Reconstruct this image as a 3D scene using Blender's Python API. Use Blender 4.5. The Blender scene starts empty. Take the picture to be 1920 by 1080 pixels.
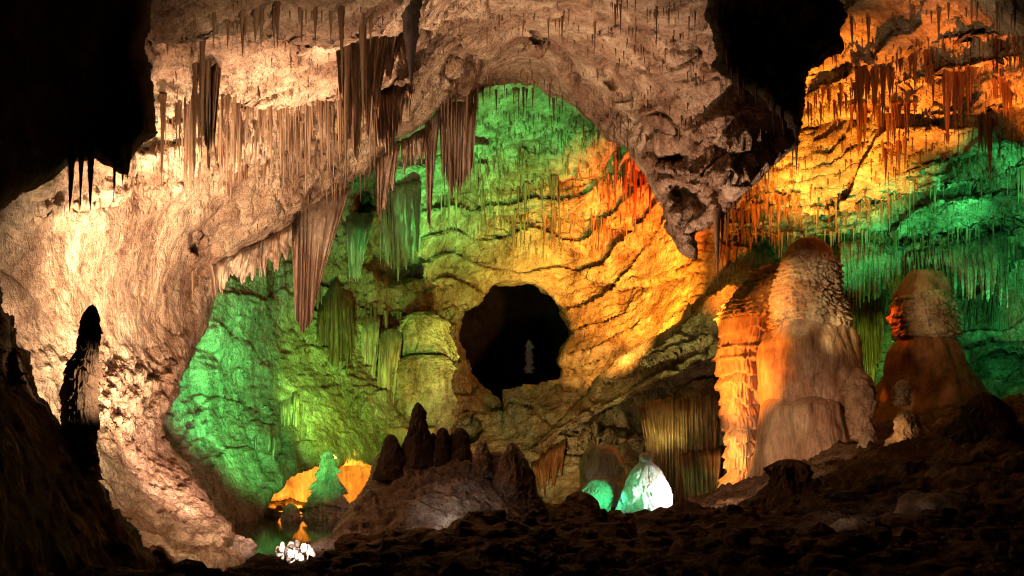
import bpy, math, random
import numpy as np

# ------------------------------------------------------------------ camera, world, exposure
SC = bpy.context.scene
COL = SC.collection
F, CX, HY, CZ = 1663.0, 960.0, 870.0, 2.0      # focal length in photo pixels, optical centre, horizon row, eye height


def at(px, py, Y):
    return ((px - CX) / F * Y, Y, CZ + (HY - py) / F * Y)


cam_d = bpy.data.cameras.new('camera')
cam = bpy.data.objects.new('camera', cam_d)
COL.objects.link(cam)
cam.location = (0, 0, CZ)
cam.rotation_euler = (math.radians(90), 0, 0)
cam_d.sensor_width = 36
cam_d.lens = 36 * F / 1920
cam_d.shift_y = (HY - 540) / 1920
cam_d.clip_start = 0.1
cam_d.clip_end = 500
SC.camera = cam
W = bpy.data.worlds.new('World')
SC.world = W
W.use_nodes = True
W.node_tree.nodes['Background'].inputs[0].default_value = (0.9, 0.55, 0.35, 1)
W.node_tree.nodes['Background'].inputs[1].default_value = 0.0015
SC.view_settings.view_transform = 'Standard'
SC.view_settings.look = 'None'
SC.view_settings.exposure = 0.4
SC.view_settings.gamma = 1
SC.render.engine = 'CYCLES'
SC.cycles.max_bounces = 3
SC.cycles.diffuse_bounces = 1
SC.cycles.glossy_bounces = 2
SC.cycles.use_denoising = True
SC.cycles.sample_clamp_indirect = 3
SC.cycles.filter_width = 1.15
try:
    SC.cycles.denoising_prefilter = 'NONE'
except Exception:
    pass

# ------------------------------------------------------------------ the cave's coloured lamps, many unseen in open air, plus added fill spots
WARM = (1, .70, .44)
CREAM = (1, .79, .54)
PINK = (1, .64, .48)
GREEN = (.13, 1, .21)
DGREEN = (.08, 1, .26)
LIME = (.42, 1, .10)
YELLOW = (1, .72, .12)
AMBER = (1, .47, .045)
ORANGE = (1, .25, .02)
RED = (1, .09, .01)


def spot(src, tgt, cone, colr, e, blend=.8, rad=.12):
    """a spotlight at src aimed at tgt, e = brightness it gives where it points"""
    a, b = np.array(at(*src)), np.array(at(*tgt))
    v = b - a
    d = float(np.linalg.norm(v))
    L = bpy.data.lights.new('lamp_or_fill', 'SPOT')
    L.spot_size = math.radians(cone)
    L.spot_blend = blend
    L.shadow_soft_size = rad
    L.color = colr
    L.energy = e * d * d * 4 * math.pi * math.pi
    o = bpy.data.objects.new('lamp_or_fill', L)
    o.location = a
    import mathutils
    o.rotation_euler = mathutils.Vector(v.tolist()).to_track_quat('-Z', 'Y').to_euler()
    COL.objects.link(o)
    return o


LAMPS_AND_FILLS = [  # where it stands, where it points (photo column, photo row, metres away), cone, colour, brightness, softness, size
    # near wall and ceiling, warm white
    ((170, 960, 11.0), (60, 440, 15), 100, CREAM, 1.7, 1, .08),
    ((330, 1000, 12.3), (240, 400, 17), 60, CREAM, 1.6, 1, .08),
    ((330, 960, 14.5), (450, 240, 20), 92, WARM, 2.7, 1, .08),
    ((420, 970, 15.5), (330, 640, 21), 80, PINK, 1.0, 1, .08),
    ((540, 980, 16), (580, 140, 17), 78, PINK, 1.3, 1, .08),
    ((840, 930, 24.5), (930, 60, 25), 84, PINK, 2.1, 1, .1),
    ((1040, 940, 22.5), (1240, 190, 25), 62, (1, .64, .46), .95, 1, .1),
    ((700, 1000, 8.5), (520, 120, 16), 58, WARM, .42, 1, .1),  # unseen frontal fill added to lift the near ceiling
    ((420, 1000, 13.5), (330, 930, 17), 80, WARM, .3, 1, .1),
    ((560, 990, 14.8), (390, 930, 17.5), 70, PINK, .7, 1, .1),  # added fill for the dark edge of the debris slope
    # green wall on the left of the back chamber
    ((600, 940, 24), (480, 680, 34), 58, GREEN, 1.2, 1, .3),
    ((640, 860, 30), (650, 710, 41), 50, LIME, 1.6, 1, .3),
    ((470, 930, 25), (420, 520, 31), 70, DGREEN, .8, 1, .2),
    # orange grotto
    ((560, 938, 37.4), (540, 920, 41), 150, (1, .34, .03), 1.3, .5, .05),
    ((655, 932, 38.6), (670, 915, 42.5), 150, (1, .38, .04), 1.6, .5, .05),
    ((600, 940, 26), (615, 905, 30), 22, DGREEN, .35, .8, .05),
    # yellow centre
    ((960, 880, 36), (915, 480, 54), 38, (.8, .9, .12), .85, 1, .6),
    ((1120, 800, 42), (1040, 440, 58), 42, (1, .44, .05), .6, 1, .1),
    ((1010, 900, 33), (980, 800, 46), 60, (1, .75, .25), .55, 1, .3),
    ((880, 880, 34), (780, 700, 46), 34, (1, .72, .22), .35, 1, .2),
    # green vault under the arch
    ((850, 600, 41), (900, 310, 50), 66, GREEN, 2.1, 1, .1),
    ((690, 560, 37), (740, 400, 44), 60, DGREEN, .14, 1, .1),
    # orange right of centre
    ((1230, 600, 48), (1200, 490, 57), 84, (1, .30, .02), 3.4, 1, .1),
    ((1290, 560, 44), (1190, 360, 54), 50, RED, 3.5, 1, .1),
    ((1180, 640, 45), (1120, 610, 55), 70, (1, .42, .07), 1.8, 1, .2),
    ((1290, 640, 36), (1390, 430, 46), 40, ORANGE, 2.0, 1, .1),
    ((1250, 880, 37), (1230, 690, 45), 50, (.9, .85, .22), .85, 1, .2),
    # the glowing orange ceiling on the right
    ((1512, 640, 40.4), (1520, 330, 42), 74, (1, .33, .03), 8., 1, .15),
    ((1650, 600, 38), (1650, 225, 37), 54, (1, .24, .02), 7.5, 1, .1),
    ((1780, 560, 31), (1885, 180, 30), 60, (1, .22, .018), 6.5, 1, .1),
    ((1700, 420, 22), (1740, 50, 30), 50, (1, .66, .36), .30, 1, .1),  # weak added fill so the brown roof strip stays visible
    # green band and wall on the right
    ((1700, 620, 34), (1600, 420, 43.5), 34, DGREEN, 1.3, .7, .2),
    ((1850, 440, 38), (1730, 390, 42.5), 80, DGREEN, 1.3, 1, .2),
    ((1930, 450, 33), (1900, 350, 38), 100, DGREEN, .9, 1, .2),
    ((1640, 720, 43), (1650, 580, 48), 100, LIME, .5, 1, .2),
    ((1905, 640, 39.5), (1875, 570, 44), 120, DGREEN, .8, 1, .2),
    # columns and domes on the right
    ((1250, 780, 34.8), (1420, 680, 37), 70, ORANGE, 4.2, 1, .08),
    ((1300, 880, 35.5), (1385, 860, 38), 60, (1, .36, .06), 3.0, 1, .06),
    ((1300, 500, 34), (1470, 550, 36), 40, (1, .42, .08), 1.8, 1, .06),
    ((1240, 500, 26), (1518, 555, 35), 20, (1, .74, .40), .75, 1, .1),  # added warm fill on the giant's knobbly cap
    ((1380, 900, 24), (1500, 780, 34), 42, (1, .55, .30), .10, 1, .2),  # added front fill on the giant's body
    ((1480, 640, 30), (1735, 590, 41), 24, (1, .62, .26), .16, 1, .2),  # added tan fill for the domed cap
    ((1618, 590, 43), (1682, 600, 41.8), 60, RED, 2.2, 1, .05),
    ((1900, 680, 42), (1800, 620, 42), 50, DGREEN, .4, 1, .1),
    ((1530, 830, 27), (1690, 810, 30), 16, (1, .5, .2), .9, 1, .05),
    # the bright stalagmites low in the middle
    ((1320, 915, 25.4), (1232, 935, 26.6), 72, (.80, .95, 1), 4.0, 1, .05),
    ((1190, 925, 25.4), (1125, 940, 27), 50, (.05, 1, .45), 3.2, 1, .05),
    ((1150, 930, 24), (1200, 920, 27), 40, (.1, 1, .4), .45, 1, .05),
    ((1290, 930, 37), (1320, 860, 40), 70, DGREEN, .3, 1, .05),
    ((1180, 930, 37), (1270, 830, 40), 75, (1, .50, .17), .2, 1, .1),
    ((1010, 900, 36), (1130, 790, 42), 75, (1, .5, .2), .35, 1, .1),
    # mound, left stalagmite and the white cluster
    ((820, 954, 14), (850, 1000, 18), 34, (.95, .85, .78), .75, 1, .1),
    ((315, 725, 8.85), (180, 720, 9), 56, (1, .68, .45), 2.4, 1, .02),
    ((556, 1005, 14.3), (556, 1035, 15.6), 36, (1, .85, .75), 4.5, 1, .03),
    ((975, 700, 66), (992, 665, 74), 40, (1, .8, .6), .02, 1, .1),
    # right hand ground
    ((1260, 930, 22), (1420, 895, 32), 46, (1, .58, .32), .9, 1, .2),
    ((1500, 944, 12), (1730, 960, 17), 46, (.9, .75, .6), .025, 1, .2),
]
for l in LAMPS_AND_FILLS:
    spot(*l)

# ------------------------------------------------------------------ noise in numpy
_r = np.random.RandomState(7)
PERM = _r.permutation(256)
PERM = np.concatenate([PERM, PERM, PERM]).astype(np.int32)
GR = _r.normal(size=(256, 3))
GR /= np.linalg.norm(GR, axis=1)[:, None]


def perlin(p):
    p = np.asarray(p, float)
    i = np.floor(p).astype(np.int64)
    f = p - i
    i = (i & 255).astype(np.int32)
    u = f * f * f * (f * (f * 6 - 15) + 10)
    out = 0
    for dx in (0, 1):
        for dy in (0, 1):
            for dz in (0, 1):
                h = PERM[PERM[PERM[(i[:, 0] + dx) & 255] + ((i[:, 1] + dy) & 255)] + ((i[:, 2] + dz) & 255)]
                g = GR[h]
                d = g[:, 0] * (f[:, 0] - dx) + g[:, 1] * (f[:, 1] - dy) + g[:, 2] * (f[:, 2] - dz)
                w = (u[:, 0] if dx else 1 - u[:, 0]) * (u[:, 1] if dy else 1 - u[:, 1]) * (u[:, 2] if dz else 1 - u[:, 2])
                out = out + w * d
    return out * 1.6


def fbm(p, octs=4, gain=.5, seed=0.):
    p = np.asarray(p, float) + seed * 17.3
    a, s, t = 1., 0., 0.
    for k in range(octs):
        s = s + a * perlin(p)
        t += a
        a *= gain
        p = p * 2.03 + 11.7
    return s / t


def ridge(p, octs=3, seed=0.):
    p = np.asarray(p, float) + seed * 13.1
    a, s, t = 1., 0., 0.
    for k in range(octs):
        s = s + a * (1 - np.abs(perlin(p)) * 2)
        t += a
        a *= .5
        p = p * 2.1 + 5.3
    return s / t


def sm(x):
    x = np.clip(x, 0, 1)
    return x * x * (3 - 2 * x)


# ------------------------------------------------------------------ materials
def rock(name, cols, scale=1., rough=.85, bump=.5, streak=0., fine=1., stain=.5):
    """cols: dark, middle and pale tints of the stone; broad tint patches, mid-size mottling, vertical seep stains, relief that comes and goes"""
    m = bpy.data.materials.new(name)
    m.use_nodes = True
    nt = m.node_tree
    N, L = nt.nodes, nt.links
    b = N['Principled BSDF']
    src = N.new('ShaderNodeTexCoord').outputs['Object']

    def noise(sc, det, ro, vec=src, dist=0.):
        n = N.new('ShaderNodeTexNoise')
        n.inputs['Scale'].default_value = sc; n.inputs['Detail'].default_value = det; n.inputs['Roughness'].default_value = ro; n.inputs['Distortion'].default_value = dist
        L.new(vec, n.inputs['Vector'])
        return n.outputs['Fac']

    def ramp(fac, stops):
        r = N.new('ShaderNodeValToRGB')
        el = r.color_ramp.elements
        el[0].position, el[0].color = stops[0][0], (*stops[0][1], 1)
        el[1].position, el[1].color = stops[-1][0], (*stops[-1][1], 1)
        for p, c in stops[1:-1]:
            q = el.new(p); q.color = (*c, 1)
        L.new(fac, r.inputs['Fac'])
        return r.outputs['Color']

    def mult(a_, b_, f):
        x = N.new('ShaderNodeMix'); x.data_type = 'RGBA'; x.blend_type = 'MULTIPLY'; x.inputs[0].default_value = f
        L.new(a_, x.inputs[6]); L.new(b_, x.inputs[7])
        return x.outputs[2]
    mp = N.new('ShaderNodeMapping'); mp.inputs['Scale'].default_value = (1, 1, .12 if streak else .8)
    L.new(src, mp.inputs['Vector'])
    ms = N.new('ShaderNodeMapping'); ms.inputs['Scale'].default_value = (1, 1, .16)
    L.new(src, ms.inputs['Vector'])
    c = ramp(noise(.32 * scale, 9, .68, src, .8), [(.36, cols[0]), (.5, cols[1]), (.6, cols[2])])
    c = mult(c, ramp(noise(1.6 * scale, 8, .75, mp.outputs[0], .4), [(.34, (.38, .30, .25)), (.47, (.85, .80, .75)), (.6, (1.15, 1.12, 1.08))]), .8)
    c = mult(c, ramp(noise(1.1 * scale, 5, .6, ms.outputs[0]), [(.36, (.55, .36, .25)), (.5, (1, 1, 1)), (.7, (1.05, 1.02, 1))]), stain)
    c = mult(c, ramp(noise(13 * scale, 7, .8, mp.outputs[0]), [(.36, (.45, .40, .36)), (.5, (1, 1, 1)), (.64, (1.25, 1.22, 1.18))]), .7)
    L.new(c, b.inputs['Base Color'])
    b.inputs['Roughness'].default_value = rough
    b.inputs['Specular IOR Level'].default_value = .3
    mid = noise(2.2 * fine, 10, .62, mp.outputs[0], .3)
    fin = noise(11 * fine, 6, .7, mp.outputs[0] if streak else src)
    msk = ramp(noise(.7 * fine, 3, .5), [(.42, (.05, .05, .05)), (.6, (1, 1, 1))])
    mm = N.new('ShaderNodeMath'); mm.operation = 'MULTIPLY'
    L.new(fin, mm.inputs[0]); L.new(msk, mm.inputs[1])
    ad = N.new('ShaderNodeMath'); ad.operation = 'MULTIPLY_ADD'; ad.inputs[1].default_value = .28
    L.new(mm.outputs[0], ad.inputs[0]); L.new(mid, ad.inputs[2])
    bp = N.new('ShaderNodeBump'); bp.inputs['Strength'].default_value = bump; bp.inputs['Distance'].default_value = .55 / fine
    L.new(ad.outputs[0], bp.inputs['Height']); L.new(bp.outputs['Normal'], b.inputs['Normal'])
    return m


M = {}
M['near'] = rock('tan_limestone', [(.23, .125, .075), (.48, .325, .215), (.66, .505, .35)], 1.3, bump=1.)
M['back'] = rock('pale_limestone', [(.26, .17, .10), (.46, .38, .27), (.62, .55, .42)], 1.2, bump=1., fine=.7)
M['mud'] = rock('brown_cave_floor', [(.05, .03, .02), (.11, .068, .045), (.20, .135, .09)], 1.5, bump=.8)
M['black'] = rock('shaded_black_rock', [(.03, .02, .015), (.05, .035, .025), (.07, .05, .04)], 1)  # near-black albedo standing in for rock left in shade
M['ridge'] = rock('dark_patchy_rock', [(.02, .012, .01), (.045, .028, .02), (.30, .20, .12)], 4, bump=.8)  # albedo darkened for shade, pale tint standing for lit patches
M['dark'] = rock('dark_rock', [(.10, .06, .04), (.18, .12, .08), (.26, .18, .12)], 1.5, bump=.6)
M['drip'] = rock('brown_dripstone', [(.10, .05, .026), (.19, .105, .06), (.30, .20, .125)], 1.2, rough=.6, bump=.3, streak=1)
M['red_drip'] = rock('rust_dripstone', [(.10, .03, .012), (.18, .075, .032), (.28, .15, .075)], 1.2, rough=.6, bump=.3, streak=1)  # rust red, tint lowered further for the backlit silhouette
M['flow'] = rock('flowstone', [(.34, .20, .13), (.46, .34, .25), (.58, .48, .36)], 1., rough=.55, bump=.35, streak=1)
M['popcorn'] = rock('knobbly_flowstone', [(.34, .21, .12), (.46, .36, .25), (.55, .46, .33)], 1., rough=.6, bump=.7, fine=1.4)
M['mound'] = rock('grey_flowstone', [(.12, .08, .06), (.28, .22, .18), (.58, .53, .48)], 1.4, rough=.6, bump=.8, fine=1.3)
M['ochre'] = rock('iron_stained_cap', [(.22, .10, .06), (.30, .16, .10), (.36, .22, .14)], 1.5, rough=.6, bump=.25)
M['white'] = rock('white_calcite', [(.6, .5, .42), (.78, .72, .66), (.85, .82, .78)], 3, rough=.4, bump=.5, fine=2)
w = bpy.data.materials.new('still_pool_water')
w.use_nodes = True
wb = w.node_tree.nodes['Principled BSDF']
wb.inputs['Base Color'].default_value = (.01, .012, .01, 1)
wb.inputs['Roughness'].default_value = .06
wn = w.node_tree.nodes.new('ShaderNodeTexNoise'); wn.inputs['Scale'].default_value = 2.5
wp = w.node_tree.nodes.new('ShaderNodeBump'); wp.inputs['Strength'].default_value = .06
w.node_tree.links.new(wn.outputs['Fac'], wp.inputs['Height']); w.node_tree.links.new(wp.outputs['Normal'], wb.inputs['Normal'])
M['water'] = w


# ------------------------------------------------------------------ mesh helpers
def mesh_obj(name, V, Fc, mat, parent=None, smooth=True, mats=None, fmat=None):
    me = bpy.data.meshes.new(name)
    V = np.asarray(V, np.float32)
    Fc = np.asarray(Fc, np.int32)
    me.vertices.add(len(V)); me.vertices.foreach_set('co', V.ravel())
    me.loops.add(Fc.size); me.loops.foreach_set('vertex_index', Fc.ravel())
    me.polygons.add(len(Fc)); k = Fc.shape[1]
    me.polygons.foreach_set('loop_start', np.arange(len(Fc), dtype=np.int32) * k)
    me.polygons.foreach_set('loop_total', np.full(len(Fc), k, np.int32))
    me.polygons.foreach_set('use_smooth', np.full(len(Fc), smooth))
    for m in (mats or [mat]):
        me.materials.append(m)
    if fmat is not None:
        me.polygons.foreach_set('material_index', np.asarray(fmat, np.int32))
    me.update(calc_edges=True)
    o = bpy.data.objects.new(name, me)
    COL.objects.link(o)
    if parent is not None:
        o.parent = parent
    return o


def tag(o, label=None, cat=None, group=None, kind=None):
    if label: o['label'] = label
    if cat: o['category'] = cat
    if group: o['group'] = group
    if kind: o['kind'] = kind
    return o


def empty(name, loc):
    o = bpy.data.objects.new(name, None)
    o.location = loc
    COL.objects.link(o)
    return o


def local(o, parent):                      # keep world-space mesh data under an Empty
    if parent is not None:
        o.location = [-c for c in parent.location]
    return o


def tps(ctrl):
    c = np.array(ctrl, float)
    P = c[:, :2] / 500.

    def U(a, b):
        r2 = ((a[:, None, :] - b[None]) ** 2).sum(-1)
        return r2 * np.log(r2 + 1e-9)
    n = len(P)
    A = np.zeros((n + 3, n + 3))
    A[:n, :n] = U(P, P) + np.eye(n) * .01
    A[:n, n] = 1; A[:n, n + 1:] = P
    A[n, :n] = 1; A[n + 1:, :n] = P.T
    w_ = np.linalg.solve(A, np.concatenate([c[:, 2], [0, 0, 0]]))

    def f(q):
        q = q / 500.
        out = np.empty(len(q))
        for s in range(0, len(q), 40000):
            e = q[s:s + 40000]
            out[s:s + 40000] = U(e, P) @ w_[:n] + w_[n] + e @ w_[n + 1:]
        return out
    return f


def rough_poly(pts, amp, seed=0., seg=5.):
    P = np.array(pts, float)
    out = []
    for a, b in zip(P, np.roll(P, -1, 0)):
        n = max(1, int(np.hypot(*(b - a)) / seg))
        t = np.arange(n)[:, None] / n
        out.append(a + (b - a) * t)
    q = np.concatenate(out)
    z = np.zeros((len(q), 1))
    nx = fbm(np.concatenate([q / 28., z], 1), 4, .65, seed)
    ny = fbm(np.concatenate([q / 28., z + 9], 1), 4, .65, seed)
    return q + np.stack([nx, ny], 1) * amp * 2


def sdist(q, poly):
    """signed distance (inside > 0) and nearest boundary point"""
    A = poly; B = np.roll(poly, -1, 0)
    sd = np.empty(len(q)); near = np.empty((len(q), 2))
    AB = B - A; L2 = (AB ** 2).sum(1) + 1e-9
    for s in range(0, len(q), 6000):
        e = q[s:s + 6000]
        ap0 = e[:, None, 0] - A[None, :, 0]; ap1 = e[:, None, 1] - A[None, :, 1]
        t = np.clip((ap0 * AB[:, 0] + ap1 * AB[:, 1]) / L2, 0, 1)
        dx = ap0 - t * AB[:, 0]; dy = ap1 - t * AB[:, 1]
        d2 = dx * dx + dy * dy
        k = d2.argmin(1); r = np.arange(len(e))
        d = np.sqrt(d2[r, k])
        near[s:s + 6000] = np.stack([A[k, 0] + t[r, k] * AB[k, 0], A[k, 1] + t[r, k] * AB[k, 1]], 1)
        c = ((A[None, :, 1] > e[:, 1:2]) != (B[None, :, 1] > e[:, 1:2])) & (e[:, 0:1] < AB[None, :, 0] * (e[:, 1:2] - A[None, :, 1]) / (AB[None, :, 1] + 1e-9) + A[None, :, 0])
        ins = c.sum(1) % 2 == 1
        sd[s:s + 6000] = np.where(ins, d, -d)
    return sd, near


class Sheet:
    """a rock mass with a modelled front: its outline, its distances (control points), its ledges and hollows; thick behind"""

    def __init__(self, name, poly, ctrl, step=3., amp=9, seed=1., ledges=(), dents=(), holes=(), disp=None, roll=(25, 1.), skirt=5., mat=None, parent=None):
        rp = rough_poly(poly, amp, seed)
        x0, y0 = rp.min(0) - step; x1, y1 = rp.max(0) + step
        nx = int((x1 - x0) / step) + 1; ny = int((y1 - y0) / step) + 1
        gx, gy = np.meshgrid(x0 + np.arange(nx) * step, y0 + np.arange(ny) * step)
        q = np.stack([gx.ravel(), gy.ravel()], 1)
        sd, near = sdist(q, rp)
        out = sd < 0
        keep = sd > -step * .75
        q2 = np.where((out & keep)[:, None], near, q)
        for h in holes:
            hp = rough_poly(h, 5, seed + 3)
            hs, hn = sdist(q2, hp)
            keep &= hs < step * .75
            q2 = np.where(((hs > 0) & (hs < step * .75))[:, None], hn, q2)
            sd = np.minimum(sd, np.maximum(-hs, 0))
        D = tps(ctrl)(q2)
        rpx, rd = roll
        s = np.clip(sd / rpx, 0, 1)
        D = D + rd * (1 - np.sqrt(np.maximum(0, 1 - (1 - s) ** 2)))
        for (line, A_, fall) in ledges:
            ln = np.array(line, float)
            wob = fbm(np.stack([q2[:, 0] / 22., q2[:, 0] * 0 + ln[0, 0], q2[:, 1] * 0], 1), 3, .6, seed) * 12
            yl = np.interp(q2[:, 0], ln[:, 0], ln[:, 1]) + wob
            edge = sm((q2[:, 0] - ln[0, 0]) / 40) * sm((ln[-1, 0] - q2[:, 0]) / 40)
            dy = q2[:, 1] - yl
            D = D + A_ * edge * (sm(dy / 7 + .5) * np.exp(-np.maximum(dy, 0) / fall) - .35 * np.exp(-np.maximum(-dy, 0) / (fall * .6)) * (dy < 0))
        for (poly_, A_, soft) in dents:
            dsd, _ = sdist(q2, rough_poly(poly_, 7, seed + 5, 8))
            D = D + A_ * sm(dsd / soft)
        V = np.stack([(q2[:, 0] - CX) / F * D, D, CZ + (HY - q2[:, 1]) / F * D], 1)
        idx = np.arange(nx * ny).reshape(ny, nx)
        a, b, c, d = idx[:-1, :-1].ravel(), idx[:-1, 1:].ravel(), idx[1:, 1:].ravel(), idx[1:, :-1].ravel()
        ok = keep[a] & keep[b] & keep[c] & keep[d]
        Fc = np.stack([a, d, c, b], 1)[ok]
        G = V.reshape(ny, nx, 3)
        n = np.cross(np.gradient(G, axis=0), np.gradient(G, axis=1)).reshape(-1, 3)
        n /= np.linalg.norm(n, axis=1)[:, None] + 1e-9
        n = np.where((n * (V - np.array([0, 0, CZ]))).sum(1)[:, None] > 0, -n, n)
        n2 = n * .5 + np.array([0, -.5, 0])
        if disp is not None:
            fade = (.3 + .7 * sm(sd / (rpx * .7)))[:, None]
            V = V + n2 * disp(V, q2)[:, None] * fade
        self.V, self.nx, self.ny, self.x0, self.y0, self.step, self.keep = V, nx, ny, x0, y0, step, keep
        used = np.zeros(nx * ny, bool); used[Fc.ravel()] = True
        # skirt behind
        E = np.concatenate([Fc[:, [0, 1]], Fc[:, [1, 2]], Fc[:, [2, 3]], Fc[:, [3, 0]]])
        key = np.sort(E, 1); k64 = key[:, 0].astype(np.int64) * (nx * ny) + key[:, 1]
        u, inv, cnt = np.unique(k64, return_inverse=True, return_counts=True)
        be = E[cnt[inv] == 1]
        bv = np.unique(be)
        off = nx * ny
        m1 = np.full(nx * ny, -1); m1[bv] = off + np.arange(len(bv)); m2 = m1 + len(bv)
        ray = (V[bv] - np.array([0, 0, CZ])); ray /= ray[:, 1:2]
        back1 = V[bv] + ray * skirt * .3; back2 = V[bv] + ray * skirt
        VV = np.concatenate([V, back1, back2])
        s1 = np.stack([be[:, 1], be[:, 0], m1[be[:, 0]], m1[be[:, 1]]], 1)
        s2 = np.stack([m1[be[:, 1]], m1[be[:, 0]], m2[be[:, 0]], m2[be[:, 1]]], 1)
        FF = np.concatenate([Fc, s1, s2])
        un = np.unique(FF); rm = np.full(len(VV), -1); rm[un] = np.arange(len(un))
        self.o = mesh_obj(name, VV[un], rm[FF], mat, parent)

    def pos(self, px, py):
        i = int(np.clip(round((py - self.y0) / self.step), 0, self.ny - 1)); j = int(np.clip(round((px - self.x0) / self.step), 0, self.nx - 1))
        return self.V[i * self.nx + j]

    def has(self, px, py):
        i = int(round((py - self.y0) / self.step)); j = int(round((px - self.x0) / self.step))
        return 0 <= i < self.ny and 0 <= j < self.nx and bool(self.keep[i * self.nx + j])


# ------------------------------------------------------------------ near wall and ceiling
NEAR_POLY = [(-420, -160), (1515, -160), (1512, 60), (1505, 190), (1492, 272), (1440, 312), (1400, 352), (1370, 392), (1338, 418), (1300, 445),
             (1306, 487), (1275, 470), (1246, 435), (1240, 382), (1208, 330), (1178, 278), (1140, 262), (1100, 222), (1062, 193), (1010, 166),
             (960, 156), (905, 170), (880, 187), (832, 192), (790, 240), (725, 272), (690, 325), (645, 350), (560, 400), (545, 440), (470, 470), (425, 515),
             (400, 560), (385, 612), (352, 690), (330, 742), (300, 800), (312, 832), (352, 872), (400, 950), (440, 1000), (462, 1050), (475, 1110), (-420, 1110)]
NEAR_CTRL = [(-150, 500, 12), (-420, 500, 10.5), (-420, 1000, 10), (-420, -150, 7), (0, 430, 13.5), (0, 700, 13.5), (0, 1000, 12.5), (130, 300, 13.5), (200, 450, 17), (200, 650, 18), (200, 850, 16), (200, 1050, 13.5), (400, 560, 25), (350, 720, 22.5),
             (300, 850, 19), (450, 1050, 16), (300, 0, 11), (300, 200, 15), (500, 0, 12), (500, 200, 18), (500, 350, 22), (640, 350, 27), (700, 0, 13), (700, 200, 22),
             (800, 240, 27), (960, 155, 31), (960, 0, 21), (1000, 90, 26), (1140, 260, 29), (1200, 0, 20), (1200, 150, 25), (1300, 480, 26), (1350, 300, 24), (1400, 100, 24),
             (1500, 200, 26), (-150, -150, 8), (1500, -150, 18), (700, -150, 9), (400, 450, 23)]


def near_disp(V, q):
    S = V * np.array([1, 1, 1])
    T = np.stack([S[:, 0] * .8 + S[:, 2] * .5, S[:, 1], S[:, 2] * 1.6 - S[:, 0] * .7], 1)     # beds dipping to the left
    blk = ridge(T / 2.4, 4, 31)
    d = fbm(S / 5, 3, .5, 1) * 1.3 + fbm(T / 1.6, 4, .6, 2) * .5 + (np.clip(blk, .1, .8) - .4) * .7 * sm(fbm(S / 4.5, 2, .5, 41) * 2.5 + .5) - sm((.42 - np.abs(perlin(T / 3.1 + 7)) * 6) * 2) * .25
    patch = sm(fbm(S / 3.5, 2, .5, 21) * 2 + .7)
    popc = (np.abs(perlin(S / .5)) * .34 + np.abs(perlin(S / .2 + 3)) * .17) * (.12 + .88 * patch) + fbm(T / .5, 3, .7, 23) * .10 + fbm(S / .13, 2, .6, 24) * .035
    smooth = sm((q[:, 0] - 40) / 300 + (q[:, 1] < 420)) * .8 + .2
    wallsm = 1 - .85 * sm((q[:, 1] - 380) / 60) * sm((700 - q[:, 1]) / 80) * sm((420 - q[:, 0]) / 120)
    debris = sm((q[:, 1] - 620) / 120) * sm((500 - q[:, 0]) / 100)
    d = d * (.35 + .65 * wallsm) * (1 - .55 * debris) + popc * wallsm * (1 + .9 * debris) + debris * (ridge(S / .8, 4, 4) * .12 + fbm(S / .35, 4, .7, 6) * .20)
    band = sm((q[:, 1] - (520 - (q[:, 0] - 300) * .62)) / 40) * sm((900 - q[:, 0]) / 100) * (q[:, 1] < 520)   # smoother lip of the arch
    return d * (1 - .45 * band)


NEAR_LEDGES = [
    ([(230, 262), (300, 222), (385, 168), (430, 178), (480, 192), (540, 196), (620, 178), (700, 168), (770, 150)], 2.6, 90),
    ([(250, 60), (420, 40), (600, 60), (760, 45), (900, 20)], 1.2, 60),
    ([(60, 400), (200, 372), (330, 330), (460, 325), (560, 300), (650, 250)], .8, 50),
    ([(940, 40), (1100, 70), (1230, 60), (1340, 90)], .9, 60),
    ([(1100, 190), (1250, 240), (1380, 280), (1480, 240)], .7, 50),
    ([(1190, 300), (1280, 330), (1380, 345)], 1.0, 40),
    ([(840, 60), (880, 90), (960, 130)], .5, 40),
]
NEAR_DENTS = [
    ([(1215, 285), (1280, 275), (1300, 300), (1270, 320), (1220, 315)], 1.6, 12),
    ([(1255, 330), (1330, 350), (1330, 400), (1270, 420), (1250, 380)], 1.2, 25),
    ([(985, 45), (1010, 55), (1020, 90), (1000, 95)], 1., 12),
    ([(1120, 80), (1160, 120), (1190, 190), (1150, 190), (1120, 140)], .9, 25),
    ([(830, 90), (900, 70), (930, 110), (880, 150), (840, 140)], .9, 30),
    ([(355, 430), (385, 445), (370, 480), (358, 470)], 1.2, 10),
]
near = Sheet('cave_ceiling', NEAR_POLY, NEAR_CTRL, 3, 6, 1, NEAR_LEDGES, NEAR_DENTS, (), near_disp, (26, 1.3), 4.5, M['near'])
tag(near.o, 'rough tan limestone wall and vault framing the chamber behind', 'cave ceiling', kind='structure')

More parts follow.
